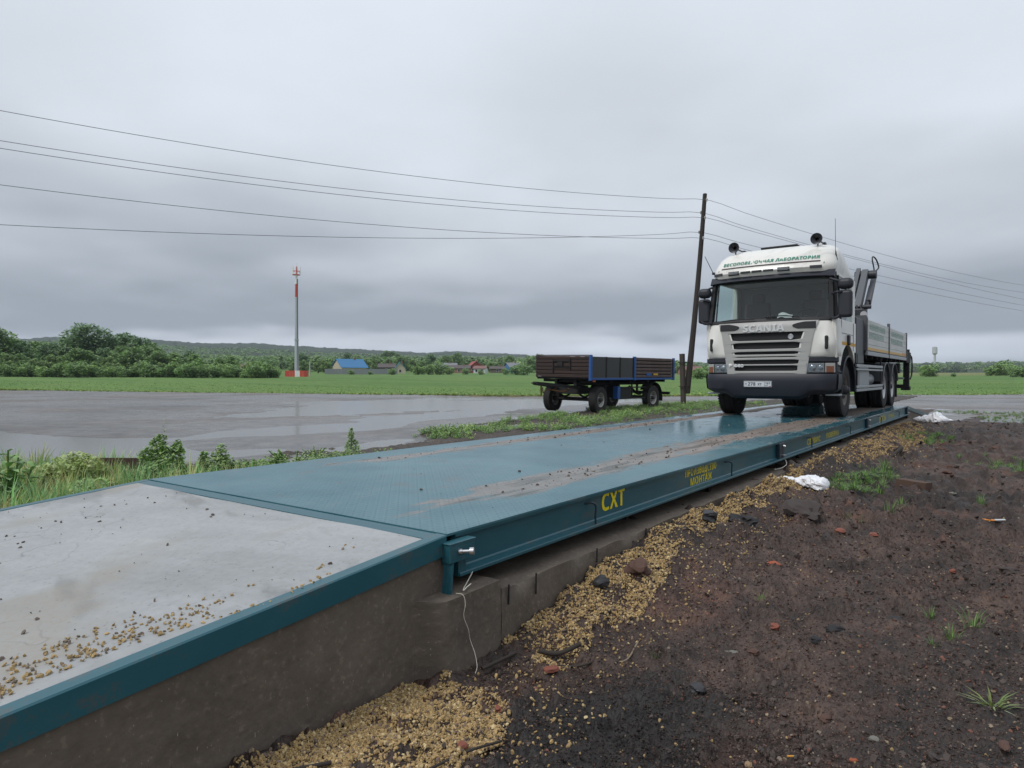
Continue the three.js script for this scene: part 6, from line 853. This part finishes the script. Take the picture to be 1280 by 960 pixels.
  tuft(1.25, -3.61, 1.0, 'thin grass tuft on the earth near the large clod', null, 1); tuft(1.43, -4.1, 1.1, 'grass tuft beyond the thin one near the large clod', null, 2); tuft(1.5, -4.35, 0.9, 'smaller grass tuft just behind another, past the large clod', null, 3); tuft(2.14, -1.62, 0.75, 'grass tuft with long blades on the open earth', null, 4); tuft(2.06, -1.45, 0.55, 'low grass sprig beside the long-bladed tuft', null, 5); tuft(1.95, -1.72, 0.5, 'small grass sprig by the long-bladed tuft', null, 6); tuft(2.0, -1.3, 0.4, 'faint grass sprig in front of the long-bladed tuft', null, 7); tuft(0.86, -0.62, 0.35, 'small bright sprig of grass beyond the sticks', null, 8); tuft(2.05, -5.3, 0.8, 'lone grass tuft near the orange wrapper', null, 9); tuft(2.5, -4.7, 0.9, 'grass tuft to the side of the orange wrapper', null, 10); tuft(1.12, -1.5, 0.45, 'thin sprig of grass by the pale chips', null, 11);
  const fl = one('grass_tuft', tuftGeo(63, 34, 0.045, 0.13, 0.0045, [[0.20, 0.25, 0.06], [0.14, 0.20, 0.05]]), mBlade, 'flattened yellow green grass tuft with a dark twig on the earth', 'grass tuft'); fl.position.set(2.24, groundAt(2.24, -0.87) + 0.004, -0.87);
  const pt = []; for (const [cx, cz, rx, rz, n] of [[0.92, -5.75, 0.28, 0.75, 150], [0.98, -6.6, 0.2, 0.6, 60], [0.95, -12.6, 0.45, 1.3, 120], [2.2, -9, 0.6, 0.9, 40], [3.4, -26, 2.2, 3, 420], [1.2, -30, 1.6, 1.2, 120], [6.5, -27, 2, 3, 300]]) for (let i = 0; i < n; i++) { const a = r() * 6.28, q = Math.sqrt(r()), x = cx + Math.cos(a) * q * rx, z = cz + Math.sin(a) * q * rz, b = 0.75 + r() * 0.5; if (dirtIn(x, z) < 0.3) continue; pt.push([x, groundAt(x, z) - 0.01, z, 0.5 + r() * 0.5, [b, b, b], 0.3 + r() * 0.45, 1]); }
  scatter('grass_patches', tf, mBlade, pt, 'thin green grass growing in patches on the bare earth', 'grass');
  const mt = tuftGeo(71, 14, 0.22, 0.30, 0.016, [[0.16, 0.33, 0.055], [0.20, 0.38, 0.07], [0.24, 0.36, 0.085]]), fg = []; for (let i = 0; i < 16000; i++) { const lat = -95 + r() * 190, e = Math.pow(r(), 2.2) * 30, d = fieldEdge(lat) + 0.2 + e; if (Math.abs(lat) > d * 0.85) continue; const p = seen(d, lat), b = 0.75 + r() * 0.5, dry = e < 2 ? r() < 0.4 : r() < 0.05; fg.push([p.x, farY(p.x, p.z) - 0.04, p.z, (0.5 + r() * 0.5) * (e < 2.5 ? 1 : 0.7), dry ? [1.8 * b, 1.3 * b, 1.7 * b] : [b, b, b], 0.6 + r() * 0.6, 1]); }
  scatter('field_grass', mt, mBlade, fg, 'green meadow grass along the near edge of the field', 'grass');
}
scene.fog = new THREE.FogExp2(new THREE.Color(0.62, 0.70, 0.82), 0.00013);

renderer.render(scene, camera);
